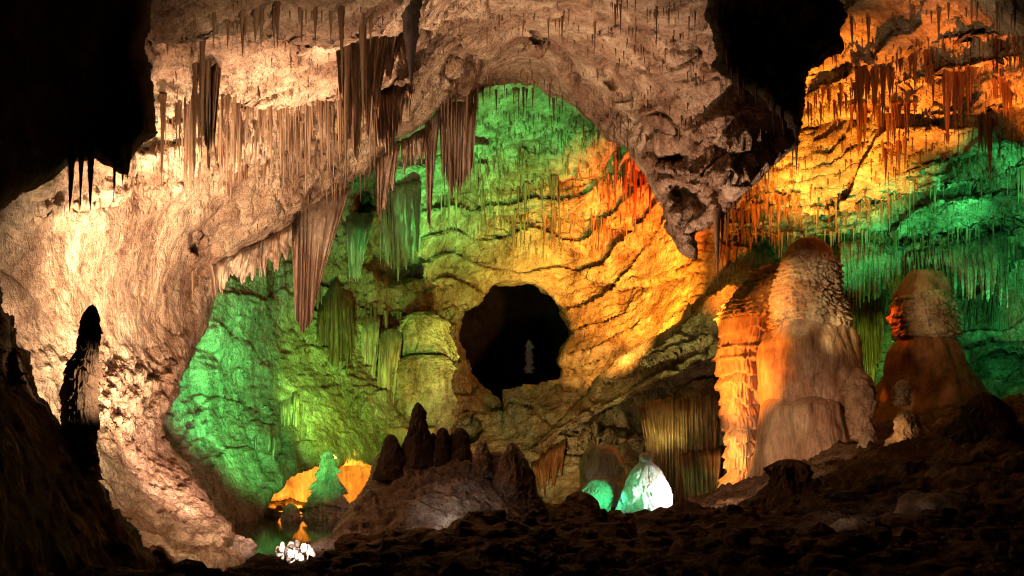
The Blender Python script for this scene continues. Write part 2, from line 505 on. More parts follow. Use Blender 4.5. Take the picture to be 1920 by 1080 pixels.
# ------------------------------------------------------------------ back chamber wall and roof
BACK_CTRL = [(280, 750, 25), (400, 560, 29), (400, 930, 26), (500, 700, 35), (520, 450, 38), (600, 900, 36.5), (650, 700, 43), (700, 400, 46), (750, 850, 43), (800, 600, 52),
             (850, 300, 48), (960, 150, 45), (970, 480, 58), (970, 740, 54), (1100, 300, 52), (1200, 600, 56), (1100, 760, 50), (1300, 450, 52), (1400, 300, 46), (1400, 600, 47),
             (1350, 100, 40), (1500, 200, 42), (1600, 100, 36), (1900, 60, 26), (1900, 250, 33), (1700, 350, 41), (1900, 450, 41), (1700, 600, 49), (1900, 700, 45),
             (1900, 900, 38), (1650, 780, 48), (960, 900, 46), (2100, 300, 28), (2100, 700, 38), (1320, 660, 46), (280, 400, 27)]
HOLE = [(862, 590), (905, 565), (920, 540), (950, 528), (1000, 533), (1035, 558), (1058, 588), (1070, 630), (1045, 665), (1050, 700), (1038, 738), (1000, 755), (955, 756), (925, 740), (890, 712), (868, 670), (852, 625)]


GROTTO = [(468, 1020), (492, 962), (510, 930), (538, 902), (560, 888), (600, 872), (628, 880), (655, 870), (690, 878), (706, 905), (722, 960), (730, 1020)]


def back_disp(V, q):
    S = V
    # bedding planes rise to the right on the right side, to the left wall they dip away
    k = np.interp(q[:, 0], [300, 700, 1050, 1250, 1500, 1900], [.9, .5, .1, .42, .34, .26])
    b = S[:, 2] - np.abs(k) * (S[:, 0]) * np.sign(k + 1e-6)
    bed = b / 2.1 + fbm(S / 11, 3, .5, 3) * 1.9
    saw = bed - np.floor(bed)
    strat = (np.power(saw, 2.2) - .4) * (.8 + .5 * sm((q[:, 0] - 1050) / 150)) * sm(fbm(S / 8, 3, .5, 13) * 2.5 + .75)
    bed2 = b / .6 + fbm(S / 5, 4, .55, 5) * 2.8
    saw2 = bed2 - np.floor(bed2)
    left = sm((760 - q[:, 0]) / 250)
    d = fbm(S / 8, 3, .5, 6) * 1.6 + strat * (1 - .75 * left) + (saw2 - .5) * .30 * sm(fbm(S / 3, 2, .5, 15) * 2.5 + .6) * (1 - .6 * left)
    Q = np.stack([S[:, 0], S[:, 1], S[:, 2] * 1.9 - k * S[:, 0] * .8], 1) * np.array([.42, .8, 1.35])
    d = d + fbm(Q / 1.9, 5, .62, 7) * .40 + np.abs(perlin(Q / .6)) * .17 + np.abs(perlin(Q / .28 + 4)) * .14
    # fluted curtains on the left wall
    fl = np.abs(perlin(np.stack([S[:, 0] / .55 + S[:, 2] * .25, S[:, 1] / 3, S[:, 2] / 9], 1)))
    mask = sm(fbm(S / 6, 2, .5, 9) * 3 + .4)
    d = d + left * mask * (fl * 1.5 - .3)
    return d


BACK_LEDGES = [
    ([(1500, 135), (1600, 112), (1750, 90), (1930, 62), (2060, 40)], 1.0, 30),
    ([(1490, 195), (1600, 175), (1750, 150), (1930, 100), (2060, 80)], 2.2, 45),
    ([(1450, 240), (1560, 218), (1680, 210), (1760, 225), (1880, 205), (2060, 180)], 1.4, 35),
    ([(1640, 345), (1740, 320), (1860, 275), (2060, 250)], 1.3, 30),
    ([(1360, 395), (1500, 402), (1650, 385), (1780, 355), (1930, 320), (2060, 300)], 1.3, 25),
    ([(1350, 435), (1480, 448), (1600, 440), (1760, 452), (1900, 420), (2060, 400)], 2.0, 40),
    ([(1560, 540), (1680, 520), (1800, 500), (1930, 500), (2060, 480)], 1.5, 40),
    ([(830, 320), (960, 275), (1100, 235), (1200, 250)], 1.5, 40),
    ([(700, 345), (760, 338), (850, 370), (950, 365), (1080, 330), (1220, 340)], 1.6, 35),
    ([(900, 415), (1000, 400), (1100, 415), (1240, 435)], 1.8, 35),
    ([(1080, 505), (1160, 540), (1240, 525), (1320, 505)], 1.5, 25),
    ([(640, 585), (740, 590), (850, 588), (880, 600)], 1.4, 25),
    ([(950, 800), (1020, 790), (1100, 770)], .8, 25),
    ([(1400, 500), (1480, 505), (1560, 520)], 1., 30),
    ([(1780, 655), (1860, 640), (1960, 650), (2060, 640)], 1.8, 35),
]
BACK_DENTS = [
    ([(655, 350), (705, 345), (712, 400), (690, 400), (660, 420)], 2.5, 14),
    ([(672, 505), (700, 470), (780, 475), (805, 500), (790, 530), (730, 545)], 3.5, 14),
    ([(1840, 650), (1930, 660), (1930, 720), (1880, 730), (1840, 700)], 3, 18),
    ([(1590, 450), (1680, 460), (1660, 500), (1600, 490)], 2, 14),
    ([(845, 800), (880, 770), (905, 800), (885, 830), (850, 825)], 3, 16),
    ([(845, 600), (900, 640), (905, 700), (960, 770), (900, 780), (850, 700), (840, 640)], 1.2, 25),
]
back = Sheet('cave_wall', [(270, -100), (2080, -100), (2080, 1010), (1320, 1010), (1360, 660), (1325, 668), (1265, 700), (1200, 738), (1120, 772), (1050, 812), (1010, 850), (985, 900), (975, 1010), (270, 1010)],
             BACK_CTRL, 3, 5, 2, BACK_LEDGES, BACK_DENTS, [HOLE, GROTTO], back_disp, (16, .9), 5, M['back'])
tag(back.o, 'layered limestone wall and sloping roof of the coloured back chamber', 'cave wall', kind='structure')

slab = Sheet('rock_ledge', [(1352, 538), (1318, 568), (1290, 590), (1245, 618), (1200, 645), (1165, 662), (1125, 700), (1096, 735), (1060, 775), (1015, 815), (985, 850), (1030, 838), (1060, 812), (1120, 774), (1200, 742), (1265, 704), (1322, 672), (1400, 655), (1420, 540)],
             [(1350, 545, 43.5), (1400, 650, 42), (1200, 650, 48), (1250, 690, 45.5), (1100, 740, 48), (1000, 845, 46), (1080, 800, 45.5)], 3, 4, 12, [([(1180, 700), (1260, 665), (1400, 600)], .8, 20)], (), (), back_disp, (16, 1.6), 4, M['back'])
tag(slab.o, 'sloping slab of olive rock with an orange lit upper edge beside the tiered column', 'rock ledge')
# recess under the ledge (behind the curtains low in the middle)
rec = Sheet('recess_wall', [(940, 730), (1420, 640), (1420, 1010), (940, 1010)],
            [(960, 850, 49), (1100, 800, 47), (1100, 950, 44), (1250, 740, 53), (1250, 900, 45), (1400, 700, 52), (1400, 950, 44)], 4, 4, 5,
            [([(1180, 770), (1260, 756), (1360, 745)], 1., 30), ([(1040, 850), (1120, 815), (1200, 830), (1300, 880)], 1.2, 30)], (),
            (), back_disp, (10, .5), 3, M['back'])
tag(rec.o, 'shadowed rock wall in the low recess behind the stone curtains', 'cave wall', kind='structure')
rim = Sheet('passage_rim', [(780, 460), (1130, 460), (1130, 830), (780, 830)], [(800, 470, 62), (1120, 470, 62), (800, 820, 58), (1120, 820, 58), (900, 640, 59), (1060, 640, 60)], 3, 4, 8, (), (),
            [[(868, 602), (892, 568), (922, 536), (1000, 534), (1040, 560), (1056, 590), (1070, 630), (1048, 662), (1054, 705), (1040, 745), (1000, 768), (950, 768), (920, 738), (888, 706), (880, 676), (862, 640)]],
            back_disp, (22, 2.2), 6, M['back'])
tag(rim.o, 'shaded inner rim of the round opening', 'cave wall', kind='structure')
grot = Sheet('grotto_wall', [(380, 800), (820, 800), (820, 1015), (380, 1015)], [(400, 900, 38), (600, 900, 42), (800, 900, 44), (600, 1000, 41), (600, 820, 42)], 3, 4, 14, (), (), (),
             lambda V, q: fbm(V / 3, 4, .55, 2) * .8, (10, .5), 2, M['flow'])
tag(grot.o, 'smooth orange lit back of the low grotto beside the pool', 'cave wall', kind='structure')
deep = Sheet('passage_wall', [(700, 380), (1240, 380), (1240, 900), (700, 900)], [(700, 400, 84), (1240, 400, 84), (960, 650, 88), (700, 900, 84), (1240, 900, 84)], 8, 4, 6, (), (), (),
             lambda V, q: fbm(V / 5, 4, .5, 2) * 2, (10, .5), 2, M['black'])  # black albedo keeps the passage dark where lamp light leaks in
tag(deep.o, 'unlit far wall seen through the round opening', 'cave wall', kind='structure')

# ------------------------------------------------------------------ ground as a height field
G_CTRL = [  # px, py, Y
    (-300, 1130, 6), (400, 1140, 6), (960, 1130, 6), (1500, 1130, 6), (2200, 1100, 6), (0, 1110, 10), (450, 1100, 11), (620, 1095, 12), (740, 1030, 12), (860, 988, 13.5), (960, 975, 14), (1100, 1012, 14),
    (1280, 1025, 13), (1600, 1010, 12), (1900, 960, 12), (2200, 930, 12), (480, 1068, 14.5), (560, 1075, 15.3), (640, 1060, 16), (540, 1035, 20), (560, 1000, 27), (560, 965, 36),
    (660, 1005, 22), (660, 970, 30), (800, 1020, 18), (900, 1020, 20), (1010, 1005, 21), (1100, 992, 24), (1200, 992, 25), (1290, 984, 25), (1200, 968, 30), (1100, 962, 33), (1000, 950, 38), (800, 960, 30),
    (1400, 968, 20), (1500, 950, 19), (1700, 925, 19), (1900, 880, 19), (2200, 830, 20), (1330, 950, 30), (1420, 905, 32), (1550, 880, 28), (1700, 850, 28), (1900, 820, 26), (2200, 760, 27),
    (1330, 940, 37), (1440, 880, 37), (1560, 840, 36), (1700, 790, 38), (1850, 770, 40), (2200, 720, 40), (1250, 960, 42), (1450, 880, 46), (1800, 760, 50), (700, 940, 44), (400, 960, 30), (1000, 930, 50),
    (350, 1070, 16), (200, 1150, 12)]


def build_ground():
    c = np.array([(*at(px, py, Y), ) for px, py, Y in G_CTRL])
    f = tps(np.stack([c[:, 0] * 20, c[:, 1] * 20, c[:, 2]], 1))
    Ys = 4.0 * np.power(58 / 4.0, np.linspace(0, 1, 430))
    pxs = np.linspace(-260, 2180, 620)
    PX, YY = np.meshgrid(pxs, Ys)
    X = (PX - CX) / F * YY
    q = np.stack([X.ravel(), YY.ravel()], 1)
    Z = f(q * 20)
    P = np.stack([q[:, 0], q[:, 1], q[:, 1] * 0], 1)
    pool = np.exp(-(((q[:, 0] + 6.0) / 2.6) ** 2 + ((q[:, 1] - 24.5) / 8.) ** 2) ** 2)
    amp = np.clip(q[:, 1] / 20, .4, 1.3) * (1 - .9 * pool)
    Z = Z + amp * (fbm(P / 4, 3, .5, 1) * .5 + fbm(P / 1.1, 5, .66, 2) * .34 + np.abs(perlin(P / .35)) * .16 + (ridge(P / 1.6, 3, 5) - .5) * .22)
    Z = np.where(pool > .2, np.minimum(Z, .2 - .35 * (pool - .2) + .06 * (pool < .4)), Z)
    V = np.stack([q[:, 0], q[:, 1], Z], 1)
    n0, n1 = YY.shape
    idx = np.arange(n0 * n1).reshape(n0, n1)
    Fc = np.stack([idx[:-1, :-1].ravel(), idx[:-1, 1:].ravel(), idx[1:, 1:].ravel(), idx[1:, :-1].ravel()], 1)
    o = mesh_obj('ground', V, Fc, M['mud'])
    tag(o, 'uneven brown cave floor rising towards the big stalagmites', 'ground', kind='structure')

    def h(x, y):
        return float(f(np.array([[x * 20, y * 20]]))[0])
    return o, h


ground, gh = build_ground()
pw = 5
xs = np.linspace(-9.5, -2.5, 20); ys = np.linspace(17.5, 34, 30)
gx, gy = np.meshgrid(xs, ys)
idx = np.arange(600).reshape(30, 20)
water = mesh_obj('pool_water', np.stack([gx.ravel(), gy.ravel(), gx.ravel() * 0 + .2], 1), np.stack([idx[:-1, :-1].ravel(), idx[:-1, 1:].ravel(), idx[1:, 1:].ravel(), idx[1:, :-1].ravel()], 1), M['water'])
tag(water, 'still dark pool mirroring the orange grotto wall', 'water', kind='structure')


# ------------------------------------------------------------------ rock masses that are things
def rockmass(name, label, cat, poly, ctrl, mat, step=3, amp=6, seed=3, ledges=(), dents=(), dscale=1., roll=(22, .8), skirt=3., group=None, ripple=0.):
    def dz(V, q):
        rp = V[:, 2] / .22 + fbm(V / .9, 3, .6, seed + 7) * 3
        return ripple * ((rp - np.floor(rp)) * .14 + fbm(V / .8, 4, .6, seed + 9) * .35) + (fbm(V / 1.6, 4, .55, seed) * .45 + np.abs(perlin(V / .3)) * .10 + fbm(V / .5, 3, .6, seed + 1) * .16) * dscale
    s = Sheet(name, poly, ctrl, step, amp, seed, ledges, dents, (), dz, roll, skirt, mat)
    tag(s.o, label, cat, group)
    return s


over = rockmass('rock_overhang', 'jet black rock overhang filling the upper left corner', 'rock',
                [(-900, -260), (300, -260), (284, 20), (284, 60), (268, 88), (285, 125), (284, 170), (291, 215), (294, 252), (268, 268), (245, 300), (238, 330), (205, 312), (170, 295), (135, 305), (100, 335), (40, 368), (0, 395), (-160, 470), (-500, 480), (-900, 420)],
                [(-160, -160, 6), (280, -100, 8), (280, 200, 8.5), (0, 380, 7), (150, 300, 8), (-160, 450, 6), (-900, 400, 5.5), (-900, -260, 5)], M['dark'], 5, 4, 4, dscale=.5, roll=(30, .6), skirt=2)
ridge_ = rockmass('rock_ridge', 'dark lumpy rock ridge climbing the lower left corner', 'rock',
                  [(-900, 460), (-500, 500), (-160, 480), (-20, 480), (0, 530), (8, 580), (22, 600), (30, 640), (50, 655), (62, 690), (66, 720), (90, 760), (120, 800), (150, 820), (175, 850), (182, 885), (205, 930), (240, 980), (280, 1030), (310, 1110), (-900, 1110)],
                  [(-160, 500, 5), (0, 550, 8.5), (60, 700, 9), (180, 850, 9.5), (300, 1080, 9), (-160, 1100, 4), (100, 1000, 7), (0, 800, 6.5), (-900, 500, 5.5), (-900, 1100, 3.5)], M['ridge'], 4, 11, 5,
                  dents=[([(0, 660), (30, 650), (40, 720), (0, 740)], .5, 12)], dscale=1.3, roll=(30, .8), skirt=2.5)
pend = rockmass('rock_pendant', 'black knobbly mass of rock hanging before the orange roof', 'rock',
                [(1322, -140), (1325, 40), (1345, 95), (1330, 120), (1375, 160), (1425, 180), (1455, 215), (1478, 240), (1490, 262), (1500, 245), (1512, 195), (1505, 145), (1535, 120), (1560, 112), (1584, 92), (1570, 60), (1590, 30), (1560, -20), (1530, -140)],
                [(1330, -100, 17.5), (1330, 100, 18.5), (1480, 250, 20.5), (1600, 60, 19.5), (1560, -140, 16)], M['black'], 3, 8, 6, dscale=1.2, roll=(20, 1), skirt=3)  # shade of the unlit front put into the black albedo
mound = rockmass('flowstone_mound', 'broad grey flowstone mound with wet mottled flank in the middle', 'rock mound',
                 [(560, 1030), (620, 1000), (655, 950), (680, 915), (695, 890), (705, 860), (722, 845), (760, 838), (820, 845), (870, 850), (900, 862), (940, 868), (968, 880), (990, 910), (1010, 945), (1022, 985), (1030, 1060), (540, 1060)],
                 [(600, 1020, 18.5), (700, 900, 21), (760, 850, 22), (900, 870, 22), (1020, 960, 21), (800, 950, 18.5), (900, 1020, 16.5), (700, 1020, 17), (1000, 1040, 18)], M['mound'], 2.5, 5, 7,
                 ledges=[([(690, 900), (800, 870), (940, 905)], .4, 20)], dscale=1.1, roll=(28, 1.4), skirt=3, ripple=1.)


# ------------------------------------------------------------------ stalagmites and columns: shaped solids of revolution
def lathe(name, prof, Y, style, mat, parent=None, seed=1., dense=1., squash=1., cap_bottom=True):
    """prof: (py, xl, xr) rows measured at distance Y; a full body of revolution with its own relief"""
    pr = np.array(prof, float)
    H = (pr[-1, 0] - pr[0, 0])
    wmax = (pr[:, 2] - pr[:, 1]).max()
    nr = int(max(14, min(230, H / 1.3 * dense))); na = int(max(18, min(240, wmax * math.pi / 2. * dense)))
    t = np.linspace(0, 1, nr)
    py = pr[0, 0] + t * H
    xl = np.interp(py, pr[:, 0], pr[:, 1]); xr = np.interp(py, pr[:, 0], pr[:, 2])
    k = F / Y
    cx = (xl + xr) / 2; r = (xr - xl) / 2 / k
    X0 = (cx - CX) / k; Z0 = CZ + (HY - py) / k
    th = np.linspace(0, 2 * math.pi, na, endpoint=False)
    TH, R = np.meshgrid(th, r)
    ZZ = np.repeat(Z0[:, None], na, 1); XX = np.repeat(X0[:, None], na, 1)
    rm = r.max()
    P = np.stack([np.cos(TH) * R + XX, np.sin(TH) * R, ZZ], -1).reshape(-1, 3)
    C = np.stack([np.cos(TH) * rm, np.sin(TH) * rm, ZZ], -1).reshape(-1, 3)
    top = np.repeat(sm(t * 6)[:, None], na, 1).ravel()
    th_ = TH.ravel(); zz = ZZ.ravel()
    sc = rm
    d = fbm(C / (sc * 1.1), 3, .5, seed) * (.24 if style in ('smooth', 'popcorn', 'tiers') else .16) * sc
    if style in ('popcorn', 'tiers', 'ledges'):
        per = {'popcorn': .25, 'tiers': .58, 'ledges': .8}[style]
        per = min(per, H / k / 5)
        A_ = {'popcorn': .48, 'tiers': .36, 'ledges': .3}[style] * per / .5 * .5
        b = -zz / per + fbm(C / 1.2, 3, .6, seed + 1) * (1.6 if style == 'popcorn' else .8)
        saw = b - np.floor(b)
        lobes = perlin(np.stack([th_ * sc / per * (2.2 if style == 'popcorn' else 1.6), np.floor(b) * 7.7, th_ * 0], 1))
        d = d + A_ * (np.power(saw, .8) - .5 + lobes * .5 * saw)
        if style != 'tiers':
            d = d + perlin(np.stack([th_ * sc / .13, np.floor(b) * 5.1, zz * 0], 1)) * .20 * saw
        if style == 'tiers':
            fl = np.abs(perlin(np.stack([th_ * sc / .16, zz / 1.1, np.floor(b) * 3.3], 1)))
            d = d - fl * .16
        else:
            d = d + np.abs(perlin(C / .13)) * .09 + np.abs(perlin(C / .3)) * .08
    elif style == 'flutes':
        fl = np.abs(perlin(np.stack([th_ * sc / .2, zz / 2.5, th_ * 0 + seed], 1)))
        d = d - fl * .30 + fbm(C * np.array([1, 1, .5]) / .8, 4, .6, seed + 2) * .30
    elif style == 'pleats':
        fl = np.abs(perlin(np.stack([th_ * sc / .3 + fbm(C / 2, 2, .5, seed) * 2, zz / 3.5, th_ * 0 + seed], 1)))
        b = -zz / 1.3 + fbm(C / 1.5, 3, .6, seed + 1) * 1.3
        saw = b - np.floor(b)
        d = d - fl * .4 + (saw - .5) * .28 + fbm(C * np.array([1, 1, .5]) / .9, 4, .6, seed + 2) * .4
    elif style == 'frilled':
        b = -zz / .16 + fbm(C / .3, 2, .6, seed + 1) * 1.2
        saw = b - np.floor(b)
        fl = np.abs(perlin(np.stack([th_ * sc / .035, zz / .3, np.floor(b) * 3.3], 1)))
        d = fbm(C / .2, 3, .55, seed) * .035 + (saw - .5) * .03 - fl * .022
    elif style == 'knobby':
        d = d + fbm(C / (sc * .7), 4, .6, seed + 2) * .16 * sc + np.abs(perlin(C / .2)) * .04
    elif style == 'lumpy':
        d = d + fbm(C / (sc * .6), 4, .6, seed + 2) * .34 * sc + np.abs(perlin(C / (sc * .18))) * .07 * sc
    else:
        d = d + fbm(C * np.array([1, 1, .4]) / .9, 5, .6, seed + 2) * .12 * min(sc, 1.2) - np.abs(perlin(C * np.array([1, 1, .12]) / .3)) * .07 * sm(fbm(C / 1.6, 2, .5, seed + 8) * 3 + .5)
    RR = np.maximum(R.ravel() + d * top, 0.002)
    V = np.stack([np.cos(th_) * RR + XX.ravel(), Y + np.sin(th_) * RR * squash, zz], 1)
    idx = np.arange(nr * na).reshape(nr, na)
    nxt = np.roll(idx, -1, 1)
    Fc = np.stack([idx[:-1].ravel(), idx[1:].ravel(), nxt[1:].ravel(), nxt[:-1].ravel()], 1)
    # closing fans as quads onto an apex vertex
    V = np.concatenate([V, [[X0[0], Y, Z0[0] + .01]], [[X0[-1], Y, Z0[-1]]]])
    ap, bo = nr * na, nr * na + 1
    i0 = idx[0, ::2]; i1 = idx[0, 1::2]
    if na % 2: i0 = i0[:-1]
    i2 = idx[0, (np.arange(len(i0)) * 2 + 2) % na]
    f1 = np.stack([np.full(len(i0), ap), i0, i1[:len(i0)], i2], 1)
    j0 = idx[-1, ::2]
    if na % 2: j0 = j0[:-1]
    j1 = idx[-1, 1::2][:len(j0)]; j2 = idx[-1, (np.arange(len(j0)) * 2 + 2) % na]
    f2 = np.stack([np.full(len(j0), bo), j2, j1, j0], 1)
    return mesh_obj(name, V, np.concatenate([Fc, f1, f2]), mat, parent)


def stal(label, prof, Y, style='lumpy', mat='flow', group=None, name='stalagmite', cat='stalagmite', seed=None, **k):
    o = lathe(name, prof, Y, style, M[mat], seed=(seed if seed is not None else prof[0][1] * .37), **k)
    return tag(o, label, cat, group)


# the giant stalagmite: brown tip, knobbly upper mass, smooth body, spreading foot
g = empty('giant_stalagmite', at(1515, 940, 36))
tag(g, 'tallest stalagmite, knobbly upper half over smooth swollen body, orange glow on left flank', 'stalagmite')
for nm, st, mt, pr in [
    ('tip', 'smooth', 'ochre', [(445, 1510, 1520), (448, 1498, 1534), (455, 1486, 1546), (466, 1477, 1555), (480, 1470, 1562), (500, 1466, 1568)]),
    ('knobbly_cap', 'popcorn', 'popcorn', [(480, 1474, 1558), (488, 1467, 1564), (500, 1464, 1569), (540, 1456, 1576), (580, 1450, 1584), (608, 1448, 1592), (620, 1455, 1588), (630, 1470, 1570)]),
    ('body', 'smooth', 'flow', [(596, 1475, 1570), (606, 1452, 1586), (622, 1438, 1598), (645, 1428, 1606), (680, 1423, 1611), (720, 1423, 1613), (748, 1428, 1608), (765, 1440, 1590)]),
    ('foot', 'smooth', 'flow', [(735, 1455, 1580), (748, 1438, 1592), (765, 1426, 1602), (800, 1419, 1612), (850, 1411, 1630), (900, 1400, 1660), (960, 1385, 1700)])]:
    local(lathe(nm, pr, 36, st, M[mt], g, seed=len(nm) * 1.3), g)

c = empty('tiered_column', at(1390, 930, 38))
tag(c, 'slim column of stacked drip tiers glowing orange beside the tallest stalagmite', 'column')
local(lathe('sloping_cap', [(500, 1425, 1470), (520, 1405, 1476), (545, 1385, 1480), (575, 1362, 1480), (598, 1348, 1474), (604, 1352, 1470)], 38, 'popcorn', M['popcorn'], c, seed=3), c)
local(lathe('shaft', [(596, 1352, 1466), (602, 1346, 1462), (625, 1348, 1452), (648, 1352, 1440), (654, 1346, 1440), (668, 1350, 1436), (674, 1344, 1436), (700, 1350, 1432), (720, 1346, 1430), (745, 1352, 1426),
                      (770, 1346, 1426), (800, 1354, 1424), (850, 1360, 1420), (885, 1362, 1414), (900, 1352, 1414), (945, 1348, 1412), (965, 1340, 1416)], 38, 'tiers', M['flow'], c, seed=4.4), c)

c = empty('domed_stalagmite', at(1735, 860, 42))
tag(c, 'round capped stalagmite with ragged frills above a wide dark cone, red glint on left', 'stalagmite')
local(lathe('cap', [(506, 1722, 1738), (509, 1708, 1750), (516, 1698, 1762), (530, 1688, 1773), (548, 1681, 1780), (566, 1679, 1783)], 42, 'smooth', M['ochre'], c, seed=6), c)
local(lathe('frilled_band', [(552, 1684, 1778), (560, 1678, 1783), (580, 1676, 1787), (588, 1680, 1784), (592, 1676, 1790), (606, 1675, 1792), (612, 1682, 1786), (618, 1677, 1792), (634, 1678, 1794), (640, 1688, 1784)], 42, 'ledges', M['popcorn'], c, seed=7), c)
local(lathe('cone', [(628, 1690, 1782), (645, 1680, 1796), (670, 1668, 1806), (700, 1654, 1818), (740, 1640, 1842), (790, 1612, 1874), (850, 1570, 1920)], 42, 'smooth', M['ochre'], c, seed=8), c)

stal('squat stalagmite like a carved face between the giant and the domed one', [(690, 1602, 1612), (700, 1595, 1622), (715, 1588, 1632), (735, 1580, 1640), (752, 1584, 1642), (765, 1592, 1640), (775, 1590, 1640), (800, 1604, 1630), (830, 1590, 1650)], 33, 'lumpy', 'flow')
stal('tiny pale ringed stalagmite on the dark cone of the domed one', [(712, 1688, 1694), (718, 1683, 1700), (728, 1682, 1702), (742, 1684, 1700), (760, 1680, 1704)], 34, 'ledges', 'popcorn')
stal('bottle shaped stalagmite lit orange on its flared foot, black cone behind', [(769, 1694, 1704), (774, 1688, 1711), (786, 1683, 1716), (798, 1684, 1720), (812, 1676, 1732), (830, 1667, 1748), (842, 1660, 1760), (860, 1650, 1775)], 30, 'lumpy', 'popcorn')
stal('black cone shaped stalagmite at the right edge of the slope', [(735, 1840, 1848), (742, 1826, 1862), (760, 1814, 1880), (800, 1792, 1905), (850, 1772, 1935), (900, 1755, 1960), (960, 1740, 1990)], 26, 'lumpy', 'black')
stal('low rounded dark stump on the slope with green lit shoulder', [(861, 1470, 1490), (864, 1458, 1500), (874, 1450, 1507), (895, 1445, 1513), (915, 1435, 1525), (940, 1410, 1550), (975, 1370, 1590)], 22, 'lumpy', 'dark')
stal('small bright nub on the brown slope under the face shaped stalagmite', [(806, 1624, 1632), (812, 1618, 1638), (822, 1615, 1641), (840, 1608, 1648)], 31, 'lumpy', 'flow')

# lit group low in the middle
c = empty('glowing_stalagmite', at(1210, 985, 27))
tag(c, 'dazzling white and green cone stalagmite with a small knob on top', 'stalagmite')
local(lathe('knob', [(848, 1206, 1214), (851, 1201, 1219), (857, 1199, 1222), (865, 1200, 1222), (872, 1196, 1226)], 27, 'knobby', M['white'], c, seed=2), c)
local(lathe('cone', [(866, 1200, 1222), (872, 1192, 1229), (884, 1184, 1237), (905, 1174, 1247), (930, 1164, 1256), (955, 1156, 1263), (975, 1148, 1275), (1000, 1130, 1300)], 27, 'knobby', M['white'], c, seed=3), c)
stal('short rounded stalagmite lit bright green beside the dazzling cone', [(896, 1118, 1130), (900, 1105, 1138), (912, 1092, 1144), (930, 1080, 1148), (955, 1072, 1147), (980, 1064, 1148), (1005, 1055, 1155)], 27.6, 'knobby', 'popcorn', dense=1.5)
stal('dim arched column standing behind the green lit stalagmite', [(836, 1112, 1142), (841, 1100, 1154), (852, 1092, 1163), (875, 1088, 1170), (920, 1088, 1172), (985, 1080, 1176)], 34, 'smooth', 'flow')
stal('black hump of rock left of the green lit stalagmite', [(922, 1080, 1096), (928, 1066, 1108), (945, 1052, 1120), (970, 1040, 1130), (1000, 1030, 1140)], 25.5, 'lumpy', 'dark', cat='rock', name='boulder')
stal('dark knobby block at the foot of the dazzling cone', [(966, 1238, 1246), (970, 1232, 1254), (980, 1228, 1260), (992, 1224, 1266)], 24.5, 'lumpy', 'dark', cat='rock', name='boulder')

# crown of the mound; dark row coloured black in place of shade
GM = 'stalagmites along the top of the mound'
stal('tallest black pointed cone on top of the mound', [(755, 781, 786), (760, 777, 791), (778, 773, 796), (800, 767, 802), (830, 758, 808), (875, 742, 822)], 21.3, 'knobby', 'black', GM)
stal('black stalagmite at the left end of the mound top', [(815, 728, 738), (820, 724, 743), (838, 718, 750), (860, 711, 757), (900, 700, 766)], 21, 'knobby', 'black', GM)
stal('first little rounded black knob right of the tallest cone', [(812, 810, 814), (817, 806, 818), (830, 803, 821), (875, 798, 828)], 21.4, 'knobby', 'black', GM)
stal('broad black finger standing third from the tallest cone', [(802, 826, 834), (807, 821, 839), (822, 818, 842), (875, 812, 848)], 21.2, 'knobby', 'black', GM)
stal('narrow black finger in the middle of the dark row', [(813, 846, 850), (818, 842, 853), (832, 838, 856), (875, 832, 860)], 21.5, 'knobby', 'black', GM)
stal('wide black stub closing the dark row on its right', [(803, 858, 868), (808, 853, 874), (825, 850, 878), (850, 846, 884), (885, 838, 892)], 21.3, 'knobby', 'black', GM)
stal('lone brown bullet shaped stalagmite right of the dark row', [(825, 901, 908), (831, 896, 913), (848, 892, 917), (870, 886, 921), (895, 880, 925)], 20.8, 'knobby', 'mound', GM)
stal('flat brown knob between the two right hand bullets', [(848, 922, 940), (853, 917, 945), (866, 914, 948), (895, 908, 952)], 21, 'knobby', 'mound', GM)
stal('right hand stalagmite with pale patches on a bulging shoulder', [(830, 955, 964), (836, 950, 970), (852, 945, 977), (872, 940, 986), (900, 930, 1000), (940, 925, 1015), (985, 920, 1030)], 20.6, 'lumpy', 'mound', GM)

# grotto
stal('tiered stalagmite lit green in front of the orange grotto', [(843, 612, 618), (848, 606, 622), (862, 603, 625), (876, 606, 624), (884, 603, 627), (900, 599, 632), (925, 588, 642), (950, 578, 650), (990, 570, 660)], 30, 'ledges', 'flow', dense=1.6)
stal('little green lit knob by the dark pool', [(944, 540, 548), (949, 535, 554), (960, 530, 560), (985, 524, 566)], 28.5, 'lumpy', 'flow')
stal('small dark spike on the left shoulder of the mound', [(942, 672, 677), (948, 669, 681), (962, 664, 686), (985, 655, 692)], 20.5, 'lumpy', 'mound')
stal('dark stalagmite with glinting drip frills on its right side, lower left', [(573, 170, 177), (577, 165, 181), (590, 157, 185), (612, 151, 187), (628, 149, 186), (640, 147, 183), (655, 148, 185), (670, 140, 182), (690, 127, 184), (706, 122, 186), (722, 122, 182), (738, 118, 185), (752, 119, 182),
                                                                  (775, 117, 181), (795, 119, 180), (812, 117, 179), (850, 112, 178), (900, 100, 190)], 9, 'frilled', 'popcorn', dense=1.6, seed=5)
stal('pale slender stalagmite inside the round dark opening', [(638, 989, 995), (645, 987, 998), (660, 989, 996), (668, 986, 998), (682, 988, 997), (700, 984, 999)], 74, 'ledges', 'white', dense=2)

